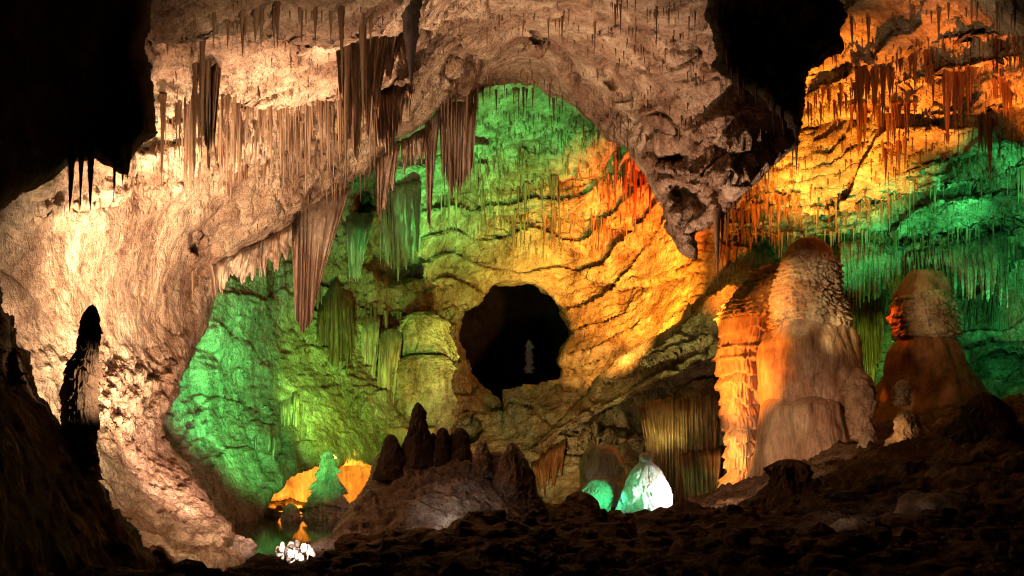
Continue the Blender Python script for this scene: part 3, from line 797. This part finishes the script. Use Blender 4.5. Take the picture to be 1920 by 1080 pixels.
# tiered flowstone column left of the opening
c = empty('flowstone_column', at(795, 840, 47))
tag(c, 'yellow lit flowstone column with two overhanging tiers left of the round opening', 'column')
local(lathe('upper_tier', [(586, 775, 815), (594, 758, 832), (602, 750, 842), (640, 747, 847), (668, 746, 850), (676, 752, 846)], 47.6, 'pleats', M['back'], c, seed=3, squash=.6), c)
local(lathe('lower_tier', [(668, 760, 838), (678, 738, 848), (690, 726, 852), (722, 716, 851), (760, 710, 848), (800, 706, 844), (860, 702, 838)], 46.8, 'pleats', M['back'], c, seed=4, squash=.6), c)


# ------------------------------------------------------------------ stone curtains
def drape(label, top, bot, Y, mat, folds=9, depth=.25, seed=1., group=None, cat='stone curtain', name='stone_curtain', ragged=18, lean=0.):
    """top and bot: (px,py) polylines of the upper and lower rim; Y: distance (or left, right)"""
    t = np.array(top, float); b = np.array(bot, float)
    Y0, Y1 = (Y if isinstance(Y, tuple) else (Y, Y))
    wpx = np.hypot(*(t[-1] - t[0])); hpx = np.abs(b[:, 1].mean() - t[:, 1].mean())
    nu = int(max(24, wpx * 1.1)); nv = int(max(16, hpx / 2.5))
    u = np.linspace(0, 1, nu); v = np.linspace(0, 1, nv)

    def poly_u(p):
        s = np.linspace(0, 1, len(p))
        return np.stack([np.interp(u, s, p[:, 0]), np.interp(u, s, p[:, 1])], 1)
    T, B = poly_u(t), poly_u(b)
    rg = fbm(np.stack([u * folds * 1.7, u * 0 + seed, u * 0], 1), 3, .7, seed)
    B[:, 1] += rg * ragged * 2
    T[:, 1] += fbm(np.stack([u * folds * .8, u * 0 + seed + 5, u * 0], 1), 3, .6, seed) * 9
    UU, VV = np.meshgrid(u, v)
    px = T[None, :, 0] * (1 - VV) + B[None, :, 0] * VV
    py = T[None, :, 1] * (1 - VV) + B[None, :, 1] * VV
    ph = UU * folds * 2 * math.pi + fbm(np.stack([UU.ravel() * 6, VV.ravel() * .8, UU.ravel() * 0], 1), 2, .5, seed).reshape(UU.shape) * 3.
    ph = ph + (fbm(np.stack([UU.ravel() * folds * .45 + seed, VV.ravel() * .5, UU.ravel() * 0], 1), 2, .5, seed + 4) * 7).reshape(UU.shape)
    fold = (np.abs(np.sin(ph / 2)) ** .7 - .5) * depth * (.35 + .65 * sm(VV * 3)) * (.6 + .8 * np.abs(fbm(np.stack([UU.ravel() * folds * .7, VV.ravel(), UU.ravel() * 0 + 3], 1), 2, .5, seed)).reshape(UU.shape) * 2)
    py = py + VV ** 3 * (np.abs(np.sin(ph / 2)) ** 2 - .4) * ragged * 1.5 * (.5 + np.abs(fbm(np.stack([UU.ravel() * folds * .6, UU.ravel() * 0 + seed, UU.ravel() * 0], 1), 2, .5, seed + 9)).reshape(UU.shape) * 3)
    YY = Y0 + (Y1 - Y0) * UU + (1 - VV) ** 7 * (.5 + depth * 2.5) - fold + lean * VV + fbm(np.stack([UU.ravel() * 3, VV.ravel() * 2, UU.ravel() * 0 + seed], 1), 3, .5, seed).reshape(UU.shape) * depth
    edge = np.minimum(UU, 1 - UU) * nu / 4
    thick = np.clip(depth * .9 * np.clip(edge, 0, 1) * (1 - VV * .7), .004, None) + .03
    def V_(px, py, Yf, Yb):
        return np.stack([(px - CX) / F * Yf, Yb, CZ + (HY - py) / F * Yf], -1).reshape(-1, 3)
    Vf = V_(px, py, YY, YY); Vb = V_(px, py, YY, YY + thick)
    idx = np.arange(nu * nv).reshape(nv, nu)
    Ff = np.stack([idx[:-1, :-1].ravel(), idx[1:, :-1].ravel(), idx[1:, 1:].ravel(), idx[:-1, 1:].ravel()], 1)
    off = nu * nv
    Fb = Ff[:, ::-1] + off
    ring = np.concatenate([idx[0, :], idx[1:, -1], idx[-1, -2::-1], idx[-2:0:-1, 0]])
    r2 = np.roll(ring, -1)
    Fr = np.stack([ring, r2, r2 + off, ring + off], 1)
    o = mesh_obj(name, np.concatenate([Vf, Vb]), np.concatenate([Ff, Fb, Fr]), M[mat])
    return tag(o, label, cat, group)


GD = 'stone curtains hanging from the arch'
drape('longest tan curtain tapering to a point below the left of the arch', [(546, 408), (575, 388), (610, 368), (658, 348)], [(552, 590), (566, 622), (584, 600), (600, 520)], (26, 27), 'flow', 7, .3, 2, GD, ragged=3)
drape('short ragged tan curtain left of the longest one', [(470, 455), (500, 440), (548, 412)], [(462, 520), (500, 500), (546, 470)], (24.5, 25.5), 'flow', 5, .3, 3, GD, ragged=14)
drape('stubby tan folds where the arch meets the left wall', [(390, 480), (430, 470), (475, 455)], [(400, 560), (425, 520), (460, 520)], (23.8, 24.5), 'flow', 4, .3, 4, GD, ragged=12)
drape('grey curtain with close vertical ribs under the arch', [(822, 196), (850, 188), (895, 190)], [(828, 320), (850, 350), (886, 330)], (28.2, 28.8), 'flow', 9, .3, 5, GD, ragged=16)
drape('long tapering tan curtain just left of the ribbed grey one', [(796, 230), (812, 215), (828, 205)], [(800, 400), (806, 440), (812, 330)], (27.6, 28), 'flow', 3, .2, 6, GD, ragged=8)
drape('tan curtain with dripping tips at the left haunch of the arch', [(704, 300), (725, 275), (752, 262)], [(706, 400), (716, 395), (740, 330)], (26.4, 27), 'flow', 4, .25, 7, GD, ragged=12)
drape('broad low tan fringe between two longer curtains of the arch', [(752, 262), (775, 250), (798, 238)], [(752, 300), (775, 296), (798, 300)], (27, 27.6), 'flow', 4, .25, 8, GD, ragged=14)
GG = 'curtains in the green niche'
drape('bright green lit fluted curtain with rusty stripes in the niche', [(712, 345), (740, 338), (790, 336)], [(712, 470), (745, 500), (788, 470)], (44, 44.5), 'flow', 8, .5, 9, GG, ragged=16)
drape('pale grey curtain with a thin bright edge beside the green niche', [(648, 405), (670, 398), (702, 402)], [(655, 515), (672, 530), (684, 470)], (41, 41.5), 'flow', 4, .4, 10, GG, ragged=6)
GL = 'fluted curtains low in the recess'
drape('wide brown fluted curtain under the yellow ledge', [(1196, 760), (1240, 748), (1290, 745), (1345, 742)], [(1215, 840), (1250, 930), (1290, 900), (1345, 830)], (42, 41), 'drip', 19, .5, 11, GL, ragged=40)
drape('green tinged fluted curtain beside the foot of the orange column', [(1275, 850), (1310, 842), (1352, 838)], [(1285, 960), (1315, 950), (1352, 930)], (40, 39.5), 'drip', 10, .4, 12, GL, ragged=14)
drape('small rust coloured fringe at the left end of the yellow ledge', [(995, 870), (1020, 850), (1062, 822)], [(1000, 915), (1020, 905), (1055, 870)], (46, 45.5), 'red_drip', 7, .3, 13, GL, ragged=16)
GR_ = 'fluted curtains on the right wall'
drape('olive fluted curtain hanging between the two great stalagmites', [(1590, 560), (1625, 556), (1662, 560)], [(1600, 650), (1636, 720), (1655, 640)], (46, 46), 'drip', 8, .5, 14, GR_, ragged=20)
drape('faint green curtain high right of the tallest stalagmite', [(1575, 455), (1630, 452), (1700, 460)], [(1580, 560), (1630, 540), (1700, 530)], (44, 44), 'back', 13, .3, 15, GR_, ragged=26)
drape('green curtain of fine folds above the domed stalagmite', [(1700, 470), (1780, 460), (1890, 430)], [(1700, 520), (1790, 530), (1890, 530)], (43.5, 41), 'back', 18, .3, 16, GR_, ragged=30)
GW = 'fluted curtains on the green wall'
drape('hanging folds in the middle of the green wall', [(525, 735), (545, 728), (562, 730)], [(528, 830), (545, 850), (560, 800)], (36, 36.5), 'flow', 4, .4, 17, GW, ragged=10)
drape('long folds low on the green wall above the pool', [(445, 800), (475, 790), (520, 800)], [(440, 980), (470, 930), (510, 900)], (31, 32), 'flow', 6, .5, 18, GW, ragged=18)
GY = 'curtains left of the flowstone column'
drape('olive drip curtain with two needle tips left of the column', [(676, 600), (695, 592), (712, 598)], [(680, 740), (692, 770), (708, 680)], (45.5, 46), 'flow', 3, .4, 19, GY, ragged=24)
drape('crumpled yellow curtain touching the left of the column', [(712, 625), (730, 615), (755, 620)], [(705, 760), (715, 820), (745, 740)], (45.5, 46), 'flow', 4, .4, 20, GY, ragged=24)
drape('shaggy olive folds under the longest tan curtain', [(600, 560), (630, 520), (660, 560)], [(590, 690), (630, 680), (665, 660)], (41, 43), 'drip', 7, .5, 21, GY, ragged=18)

GC = 'ragged brown dripstone masses of the ceiling'
drape('ragged brown dripstone mass around the long stalactites at the top', [(598, -30), (660, -30), (745, -30), (800, -20)], [(625, 60), (650, 240), (690, 200), (720, 130), (775, 60)], (15.5, 16.5), 'drip', 12, .5, 31, GC, ragged=26)
drape('narrow knotted brown mass left of the ceiling hollow', [(366, 70), (388, 55), (412, 80)], [(376, 230), (388, 290), (400, 240)], (14.2, 14.4), 'drip', 5, .3, 32, GC, ragged=20)
drape('brown toothed curtain falling right of the great spike', [(700, 170), (740, 160), (775, 160)], [(705, 260), (735, 250), (770, 170)], (20, 21), 'drip', 9, .3, 35, GC, ragged=24)

# ------------------------------------------------------------------ stalactites
rng = random.Random(11)
SPEC = []      # (position, length, radius, material key, label, group)


def hang(sheet, px, py, Lpx, wpx, mat, label, group, dY=0., push=.0):
    if not sheet.has(px, py):
        return
    p = sheet.pos(px, py)
    y = p[1] + dY
    k = F / y
    x = (px - CX) / k; z = CZ + (HY - py) / k
    SPEC.append(((x, y - push, z + .12), Lpx / k + .12, wpx / 2 / k, mat, label, group))


def row(sheet, line, n, Lm, wm, mat, label, group, up=3, jy=4, clump=.0, push=.0, lo=.25):
    ln = np.array(line, float)
    cl = [rng.uniform(ln[0, 0], ln[-1, 0]) for _ in range(max(2, n // 12))]
    for i in range(n):
        x = rng.uniform(ln[0, 0], ln[-1, 0]) if rng.random() > clump else rng.choice(cl) + rng.gauss(0, (ln[-1, 0] - ln[0, 0]) * .02)
        y = np.interp(x, ln[:, 0], ln[:, 1]) - up + rng.uniform(-jy, jy)
        L = Lm * (lo + rng.random() ** 2.2 * (1 - lo) * 1.3)
        hang(sheet, x, y, L, wm * (.55 + .6 * L / Lm) * rng.uniform(.7, 1.2), mat, label, group, push=push)


row(near, [(400, 230), (480, 240), (600, 225), (720, 190)], 70, 110, 6, 'drip', 'brown stalactite hanging in front of the cream panel below the tan ledge', 'stalactites before the cream panel', jy=14, clump=.4)
G1 = 'stalactites under the lit tan ledge'
lab1 = 'slim brown stalactite in the crowded row under the lit tan ledge'
row(near, NEAR_LEDGES[0][0][1:8], 120, 120, 6.5, 'drip', lab1, G1, clump=.45)
row(near, [(285, 235), (330, 210), (390, 190)], 14, 150, 9, 'drip', 'brown stalactite at the left end of the tan ledge, near the black overhang', 'stalactites beside the overhang')
row(near, [(300, 12), (420, 14), (560, 12), (700, 14), (800, 10)], 42, 90, 11, 'drip', 'dark brown stalactite in the topmost row left of the great spike', 'stalactites of the topmost row', lo=.3)
row(near, NEAR_LEDGES[2][0], 60, 34, 4, 'drip', 'short straw like stalactite on the cream wall above the left slope', 'straws on the cream wall')
row(near, [(300, 330), (400, 300), (520, 290), (640, 240), (720, 220)], 50, 60, 4.5, 'drip', 'thin straw stalactite on the smooth tan lip of the arch', 'straws on the arch lip', jy=25)
for x, y, L, w_, lb in [(772, -5, 172, 52, 'great dark spike of a stalactite, largest of the ceiling'),
                        (655, 60, 300, 20, 'very long brown stalactite reaching down to the lip of the arch'), (643, 110, 200, 13, 'long brown stalactite just left of the very long one'),
                        (668, 120, 190, 12, 'long brown stalactite just right of the very long one'), (700, 90, 160, 15, 'brown stalactite halfway between the long trio and the great spike'),
                        (712, 110, 120, 12, 'shorter brown stalactite right of the long trio'), (683, 30, 230, 19, 'thick ragged brown stalactite behind the long trio'), (642, 10, 150, 17, 'thick dark stalactite at the head of the long trio'),
                        (386, 60, 260, 15, 'long knotty brown stalactite left of the hollow in the ceiling'), (372, 130, 220, 11, 'thinner stalactite left beside the long knotty one'), (396, 120, 130, 12, 'stout stalactite right beside the long knotty one'),
                        (313, 200, 170, 12, 'long tapering stalactite nearest the black overhang'), (352, 200, 150, 11, 'tapering stalactite second from the black overhang'), (365, 215, 190, 9, 'needle stalactite third from the black overhang'),
                        (452, 195, 170, 14, 'long thick stalactite at the middle of the tan ledge'), (440, 190, 120, 10, 'stalactite left of the long thick one on the tan ledge'), (465, 200, 110, 10, 'stalactite right of the long thick one on the tan ledge'),
                        (418, 200, 160, 10, 'straight stalactite between the knotty and the thick one'), (462, 5, 75, 22, 'conical stalactite at the top edge left of its fatter twin'), (488, 5, 88, 26, 'fat conical stalactite at the top edge'),
                        (526, 5, 100, 14, 'narrow conical stalactite at the top edge right of the fat one'), (410, 5, 100, 12, 'dark straight stalactite near the top edge above the knotty one')]:
    hang(near, x, max(y, -20), L - min(0, y), w_, 'black' if 'great dark' in lb else 'drip', lb, 'long stalactites of the near ceiling', push=.15)
# right part of near ceiling
row(near, [(1150, 5), (1250, 15), (1310, 20)], 26, 60, 5, 'drip', 'thin brown stalactite in the cluster at the top middle right', 'straws at the top middle right', jy=12, clump=.5)
row(near, [(900, 30), (1000, 45), (1120, 75), (1330, 90)], 34, 45, 4.5, 'drip', 'short thin stalactite scattered over the pinkish vault', 'straws on the pink vault', jy=30)
row(near, [(820, 185), (900, 160), (1000, 150), (1080, 195), (1180, 262)], 40, 42, 4.5, 'drip', 'short thin stalactite along the crown of the arch', 'straws on the arch crown', jy=10, up=6)
row(near, [(1100, 180), (1250, 235), (1380, 270), (1480, 260)], 70, 45, 4.5, 'drip', 'thin stalactite on the grey hanging block', 'straws on the grey block', jy=50, clump=.3)
row(near, [(1340, 412), (1372, 388), (1440, 312), (1488, 280)], 22, 40, 5, 'drip', 'small dark stalactite on the lower rim of the grey block', 'straws on the block rim', up=8, jy=3)
for x, y, L, w_, lb in [(1341, 405, 125, 17, 'long thick dark stalactite hanging from the tip of the grey block'), (1352, 400, 80, 9, 'slim dark stalactite beside the thick one under the grey block'), (1359, 398, 45, 7, 'short dark stalactite outermost of the three under the grey block'),
                        (1489, 265, 58, 8, 'single dark stalactite against the orange glow at the block corner')]:
    hang(near, x, y, L + 10, w_, 'drip', lb, 'stalactites under the grey block', push=.2)
row(pend, [(1350, 100), (1400, 160), (1470, 215)], 18, 60, 8, 'drip', 'black stalactite fringing the black hanging rock', 'stalactites of the black hanging rock', up=10)
# overhang silhouettes
for x, y, L, w_, lb in [(124, 295, 98, 16, 'longest black stalactite hanging from the black overhang'), (143, 290, 98, 13, 'black stalactite next right of the longest on the overhang'), (161, 285, 105, 16, 'third black stalactite from the left on the overhang'),
                        (207, 285, 88, 13, 'black stalactite standing apart on the right of the overhang'), (222, 300, 45, 12, 'stubby black stalactite second from the right on the overhang'), (234, 300, 35, 12, 'smallest black stalactite at the right of the overhang')]:
    hang(over, x, y - 15, L + 15, w_, 'drip', lb, 'black stalactites of the overhang', push=-.1)
# the drape tips of near arch
row(near, [(560, 395), (640, 345), (700, 320), (730, 272)], 22, 70, 6, 'drip', 'thin tan stalactite between the curtains on the left haunch', 'straws between the curtains', up=8)
row(near, [(830, 188), (880, 180), (905, 168)], 12, 150, 8, 'drip', 'long grey stalactite beside the ribbed curtain', 'stalactites by the ribbed curtain', up=8)
for x, y, L, w_, lb in [(296, 500, 75, 8, 'single thin stalactite on the pink wall left of the green wall'), (367, 515, 60, 6, 'slim short stalactite near the edge of the pink wall')]:
    hang(near, x, y, L, w_, 'drip', lb, None, push=.25)

# back chamber, right roof
GB = 'rusty stalactites on the orange roof'
RL = 'rust red stalactite in a clump on the glowing orange roof'
for cx, cy, wd, n, L in [(1600, 140, 50, 16, 100), (1640, 145, 60, 16, 90), (1565, 180, 60, 12, 50), (1710, 120, 60, 10, 70), (1600, 215, 40, 10, 90), (1655, 215, 30, 12, 120), (1680, 215, 40, 14, 110), (1765, 140, 50, 14, 130),
                         (1790, 150, 60, 14, 80), (1830, 235, 24, 8, 60), (1870, 170, 40, 10, 70), (1900, 80, 90, 24, 60), (1400, 400, 40, 12, 70), (1370, 470, 60, 10, 50), (1450, 380, 60, 8, 40)]:
    for i in range(n):
        x = cx + rng.gauss(0, wd / 2.6)
        l_ = L * math.exp(-((x - cx) / wd) ** 2 * 3) * rng.uniform(.35, 1.1) + 10
        hang(back, x, cy + rng.uniform(-8, 6), l_, 7 + l_ * .05, 'red_drip', RL, GB, push=.5)
for x, y, L, w_, lb in [(1832, 235, 122, 15, 'longest rusty stalactite, hanging over the green band'), (1768, 160, 110, 13, 'long rusty needle at the middle of the orange roof'), (1667, 225, 120, 15, 'thick rusty stalactite at the heart of the double clump'),
                        (1657, 225, 95, 11, 'rusty stalactite left of the thick one in the double clump'), (1680, 222, 90, 14, 'rusty stalactite right of the thick one in the double clump')]:
    hang(back, x, y, L, w_, 'red_drip', lb, GB, push=.9)
GV = 'straws on the green right wall'
LV = 'fine green lit stalactite hanging over the right wall'
for led in BACK_LEDGES[4:7]:
    row(back, led[0][:-1], 70, 60, 5, 'drip', LV, GV, clump=.4, push=.25)
row(back, [(1590, 40), (1700, 20), (1800, 15), (1940, 0)], 46, 60, 6, 'drip', 'dark stalactite on the dim roof at the top right', 'stalactites of the dim top right', jy=14, clump=.4)
row(back, BACK_LEDGES[0][0][:-1], 40, 40, 5, 'drip', 'dark stalactite on the brown roof strip above the orange glow', 'straws on the brown roof strip', jy=12)
row(back, BACK_LEDGES[1][0][:-1], 60, 60, 6, 'red_drip', 'dark red stalactite along the upper edge of the orange roof', 'stalactites along the upper edge', clump=.5)
# back chamber middle
row(back, BACK_LEDGES[7][0], 70, 45, 4.5, 'drip', 'fine stalactite under the green vault beyond the arch', 'straws of the green vault', jy=20, clump=.3)
row(back, BACK_LEDGES[8][0], 80, 70, 5, 'drip', 'fine stalactite on the olive ledge beyond the arch', 'straws of the olive ledge', clump=.5, push=.2)
row(back, BACK_LEDGES[9][0], 50, 60, 5, 'drip', 'stalactite on the yellow ledge above the round opening', 'straws of the yellow ledge', clump=.5, push=.2)
row(back, [(1130, 300), (1180, 300), (1235, 320)], 26, 90, 7, 'red_drip', 'red lit stalactite right of the arch opening', 'red stalactites right of the arch', jy=30, push=.2)
for x, y, L, w_, lb in [(963, 415, 105, 11, 'single long olive stalactite above the round opening'), (1020, 415, 50, 9, 'left stalactite of the clump above the opening, right of the long one'), (1035, 410, 66, 9, 'middle stalactite of the clump right of the long olive one'),
                        (1048, 412, 60, 8, 'right stalactite of the clump right of the long olive one')]:
    hang(back, x, y, L, w_, 'drip', lb, None, push=.9)
row(near, [(880, 190), (940, 162), (1000, 162), (1060, 190)], 16, 60, 5, 'drip', 'dark stalactite hanging just inside the top of the arch', 'stalactites inside the arch top', up=4, jy=2, push=-.6)
row(back, [(560, 560), (640, 560), (720, 600), (760, 600)], 24, 90, 7, 'drip', 'olive stalactite left of the flowstone column', 'stalactites left of the column', jy=15, push=.3)


def spike(nseg, nring, seed):
    r_ = np.random.RandomState(seed)
    th = np.arange(nseg) / nseg * 2 * math.pi
    lobes = 1 + r_.uniform(-.22, .22, nseg)
    bx, by = r_.uniform(-.35, .35, 2)
    V = []
    tt = np.linspace(0, 1, nring)
    p = r_.uniform(.65, 1.05)
    for t in tt:
        r = (1 - t) ** p * .82 + .10 * (1 - t) + .35 * math.exp(-t * 22) + .01
        if 0 < t < 1: r *= 1 + r_.uniform(-.12, .12)
        tw = t * r_.uniform(-.1, .1)
        ll = lobes * .6 + .4
        for a, l in zip(th, ll):
            V.append((math.cos(a + tw) * r * l + bx * t * t, math.sin(a + tw) * r * l + by * t * t, -t))
    V = np.array(V)
    idx = np.arange(nseg * nring).reshape(nring, nseg); nx = np.roll(idx, -1, 1)
    Fc = np.stack([idx[:-1].ravel(), idx[1:].ravel(), nx[1:].ravel(), nx[:-1].ravel()], 1)
    return V, Fc


SPEC.sort(key=lambda s: -(s[1] * (s[2] + .02)) / s[0][1] ** 2)
# named ones first, then the largest
named = [s for s in SPEC if not s[5] or s[4] not in (lab1,)]
IND, REST = SPEC[:280], SPEC[280:]
VAR = {}
for key in ('drip', 'red_drip', 'black'):
    VAR[key] = []
    for k in range(10):
        V, Fc = spike(12, 22, 40 + k)
        me = mesh_obj('stalactite', V, Fc, M[key])
        VAR[key].append(me.data)
        bpy.data.objects.remove(me)
for (p, L, r, mk, lb, grp) in IND:
    o = bpy.data.objects.new('stalactite', rng.choice(VAR[mk]))
    o.location = p
    o.scale = (r, r, L)
    o.rotation_euler = (rng.uniform(-.02, .02), rng.uniform(-.02, .02), rng.uniform(0, 6.28))
    COL.objects.link(o)
    tag(o, lb, 'stalactite', grp)
# the many thin straws beyond those: every one still a modelled spike
base = [spike(6, 6, 80 + k) for k in range(8)]
AV, AF, AM, off = [], [], [], 0
for (p, L, r, mk, lb, grp) in REST:
    V, Fc = rng.choice(base)
    AV.append(V * np.array([r, r, L]) + np.array(p)); AF.append(Fc + off); AM.append(np.full(len(Fc), 0 if mk == 'drip' else 1)); off += len(V)


def dust(sheet, n, box, Lr, w_, mi, cond=None):
    """soda straws sprinkled over a roof"""
    global off
    for _ in range(n):
        x = rng.uniform(box[0], box[2]); y = rng.uniform(box[1], box[3])
        if cond and not cond(x, y): continue
        if not sheet.has(x, y) or not sheet.has(x, y - 8): continue
        p = sheet.pos(x, y); k = F / p[1]
        V, Fc = rng.choice(base)
        L = rng.uniform(*Lr) / k; r = w_ * rng.uniform(.6, 1.2) / 2 / k
        AV.append(V * np.array([r, r, L]) + p + np.array([0, -.03, .05])); AF.append(Fc + off); AM.append(np.full(len(Fc), mi)); off += len(V)


dust(near, 700, (290, -20, 1500, 330), (6, 26), 3., 0)
dust(back, 900, (1370, 60, 1960, 520), (8, 34), 3.5, 1)
dust(back, 700, (820, 200, 1260, 480), (8, 30), 3., 0)
dust(back, 500, (1560, 430, 1960, 600), (15, 50), 4., 0)
dust(near, 250, (230, 280, 700, 420), (6, 22), 3., 0)
fr = mesh_obj('soda_straw_fringe', np.concatenate(AV), np.concatenate(AF), None, mats=[M['drip'], M['red_drip']], fmat=np.concatenate(AM))
tag(fr, 'countless hair thin straws hanging all over the cave roof', 'soda straws', kind='stuff')


# ------------------------------------------------------------------ rubble on the floor
def stones(n, seed=1):
    r_ = random.Random(seed)
    ph = np.linspace(.02, math.pi - .02, 6); th = np.linspace(0, 2 * math.pi, 8, endpoint=False)
    PH, TH = np.meshgrid(ph, th, indexing='ij')
    dd = np.stack([np.sin(PH) * np.cos(TH), np.sin(PH) * np.sin(TH), np.cos(PH)], -1).reshape(-1, 3)
    ix = np.arange(48).reshape(6, 8); nx = np.roll(ix, -1, 1)
    F0 = np.stack([ix[:-1].ravel(), ix[1:].ravel(), nx[1:].ravel(), nx[:-1].ravel()], 1)
    P = []
    for _ in range(n):
        Y = 6 * (30 / 6) ** r_.random()
        P.append(((r_.uniform(-100, 2050) - CX) / F * Y, Y))
    VA, FA = [], []
    me = ground.data
    co = np.empty(len(me.vertices) * 3, np.float32); me.vertices.foreach_get('co', co); co = co.reshape(430, 620, 3)
    for k, (x, y) in enumerate(P):
        i = int(np.clip(round(math.log(y / 4) / math.log(58 / 4) * 429), 0, 429)); j = int(np.clip(round((x * F / y + CX + 260) / 2440 * 619), 0, 619))
        if abs(x + 6) < 3.6 and 17 < y < 33 or y > 22 and x > 4: continue
        z = co[i, j, 2]
        s_ = (.012 + .022 * r_.random() ** 3) * y * .7
        V = dd * (1 + fbm(dd * 1.3 + k, 2, .6, seed)[:, None] * .9) * np.array([s_ * r_.uniform(.7, 1.5), s_, s_ * r_.uniform(.4, .8)])
        a_ = r_.uniform(0, 6.3); ca, sa = math.cos(a_), math.sin(a_)
        V = np.stack([V[:, 0] * ca - V[:, 1] * sa + x, V[:, 0] * sa + V[:, 1] * ca + y, V[:, 2] + z + s_ * .1], 1)
        VA.append(V); FA.append(F0 + 48 * len(FA))
    o = mesh_obj('rubble', np.concatenate(VA), np.concatenate(FA), M['mud'], smooth=False)
    tag(o, 'loose stones scattered over the dark cave floor', 'rubble', kind='stuff')


stones(1500)

# ------------------------------------------------------------------ loose rocks and the white cluster
def boulder(px, py, wpx, hpx, Y, mat, label, group=None, name='boulder', seed=1., cat='rock'):
    k = F / Y
    n1, n2 = 22, 34
    ph = np.linspace(0.02, math.pi - .02, n1); th = np.linspace(0, 2 * math.pi, n2, endpoint=False)
    PH, TH = np.meshgrid(ph, th, indexing='ij')
    d = np.stack([np.sin(PH) * np.cos(TH), np.sin(PH) * np.sin(TH), np.cos(PH)], -1).reshape(-1, 3)
    r = 1 + fbm(d * 1.1, 4, .6, seed) * .55 - np.abs(perlin(d * 2.5 + seed)) * .2
    V = d * r[:, None] * np.array([wpx / 2 / k, wpx / 2 / k * .8, hpx / 2 / k])
    idx = np.arange(n1 * n2).reshape(n1, n2); nx = np.roll(idx, -1, 1)
    Fc = np.stack([idx[:-1].ravel(), idx[1:].ravel(), nx[1:].ravel(), nx[:-1].ravel()], 1)
    o = mesh_obj(name, V, Fc, M[mat])
    o.location = at(px, py, Y)
    return tag(o, label, cat, group)


boulder(1750, 965, 150, 80, 15, 'mound', 'pale greyish boulder low on the right hand slope', seed=2)
boulder(1660, 950, 60, 36, 16, 'mud', 'dark boulder just left of the pale greyish one', seed=3)
boulder(1850, 1045, 90, 50, 11, 'mud', 'reddish dark boulder at the lower right corner', seed=4)
boulder(455, 1030, 60, 50, 16, 'mound', 'tan knob of rock at the foot of the left debris slope', seed=5)
boulder(640, 1050, 50, 30, 15.2, 'mound', 'small brown rock right of the glaring white cluster', seed=6)
boulder(1175, 1000, 90, 28, 23, 'dark', 'low dark rock in front of the dazzling cone', seed=8)
boulder(1310, 975, 70, 34, 23.5, 'dark', 'dark rock with green glints right of the dazzling cone', seed=9)
boulder(1080, 770 + 0, 22, 14, 51, 'back', 'round knob under the right rim of the opening', seed=10)
boulder(1032, 745, 26, 16, 52, 'back', 'orange boulder on the sill of the round opening', seed=11)
boulder(1062, 742, 14, 10, 52, 'back', 'little boulder beside the orange one on the sill', seed=12)
cl = empty('calcite_cluster', at(556, 1050, 15.8))
tag(cl, 'glaring white cluster of knobbly calcite at the edge of the pool', 'calcite cluster')
kn = []
for i in range(34):
    a_ = rng.uniform(0, 6.28); q_ = rng.uniform(0, 1) ** .6
    kn.append((558 + math.cos(a_) * q_ * 38, 1036 + math.sin(a_) * q_ * 20, rng.uniform(5, 13), rng.uniform(6, 15)))
for i, (x, y, w_, h_) in enumerate(kn):
    b_ = boulder(x, y, w_ * 1.15, h_ * 1.2, 15.6 + (i % 3) * .12, 'white' if i % 4 else 'mound', None, name='knob', seed=20 + i, cat=None)
    loc = b_.location.copy()
    b_.parent = cl
    b_.location = loc - cl.location
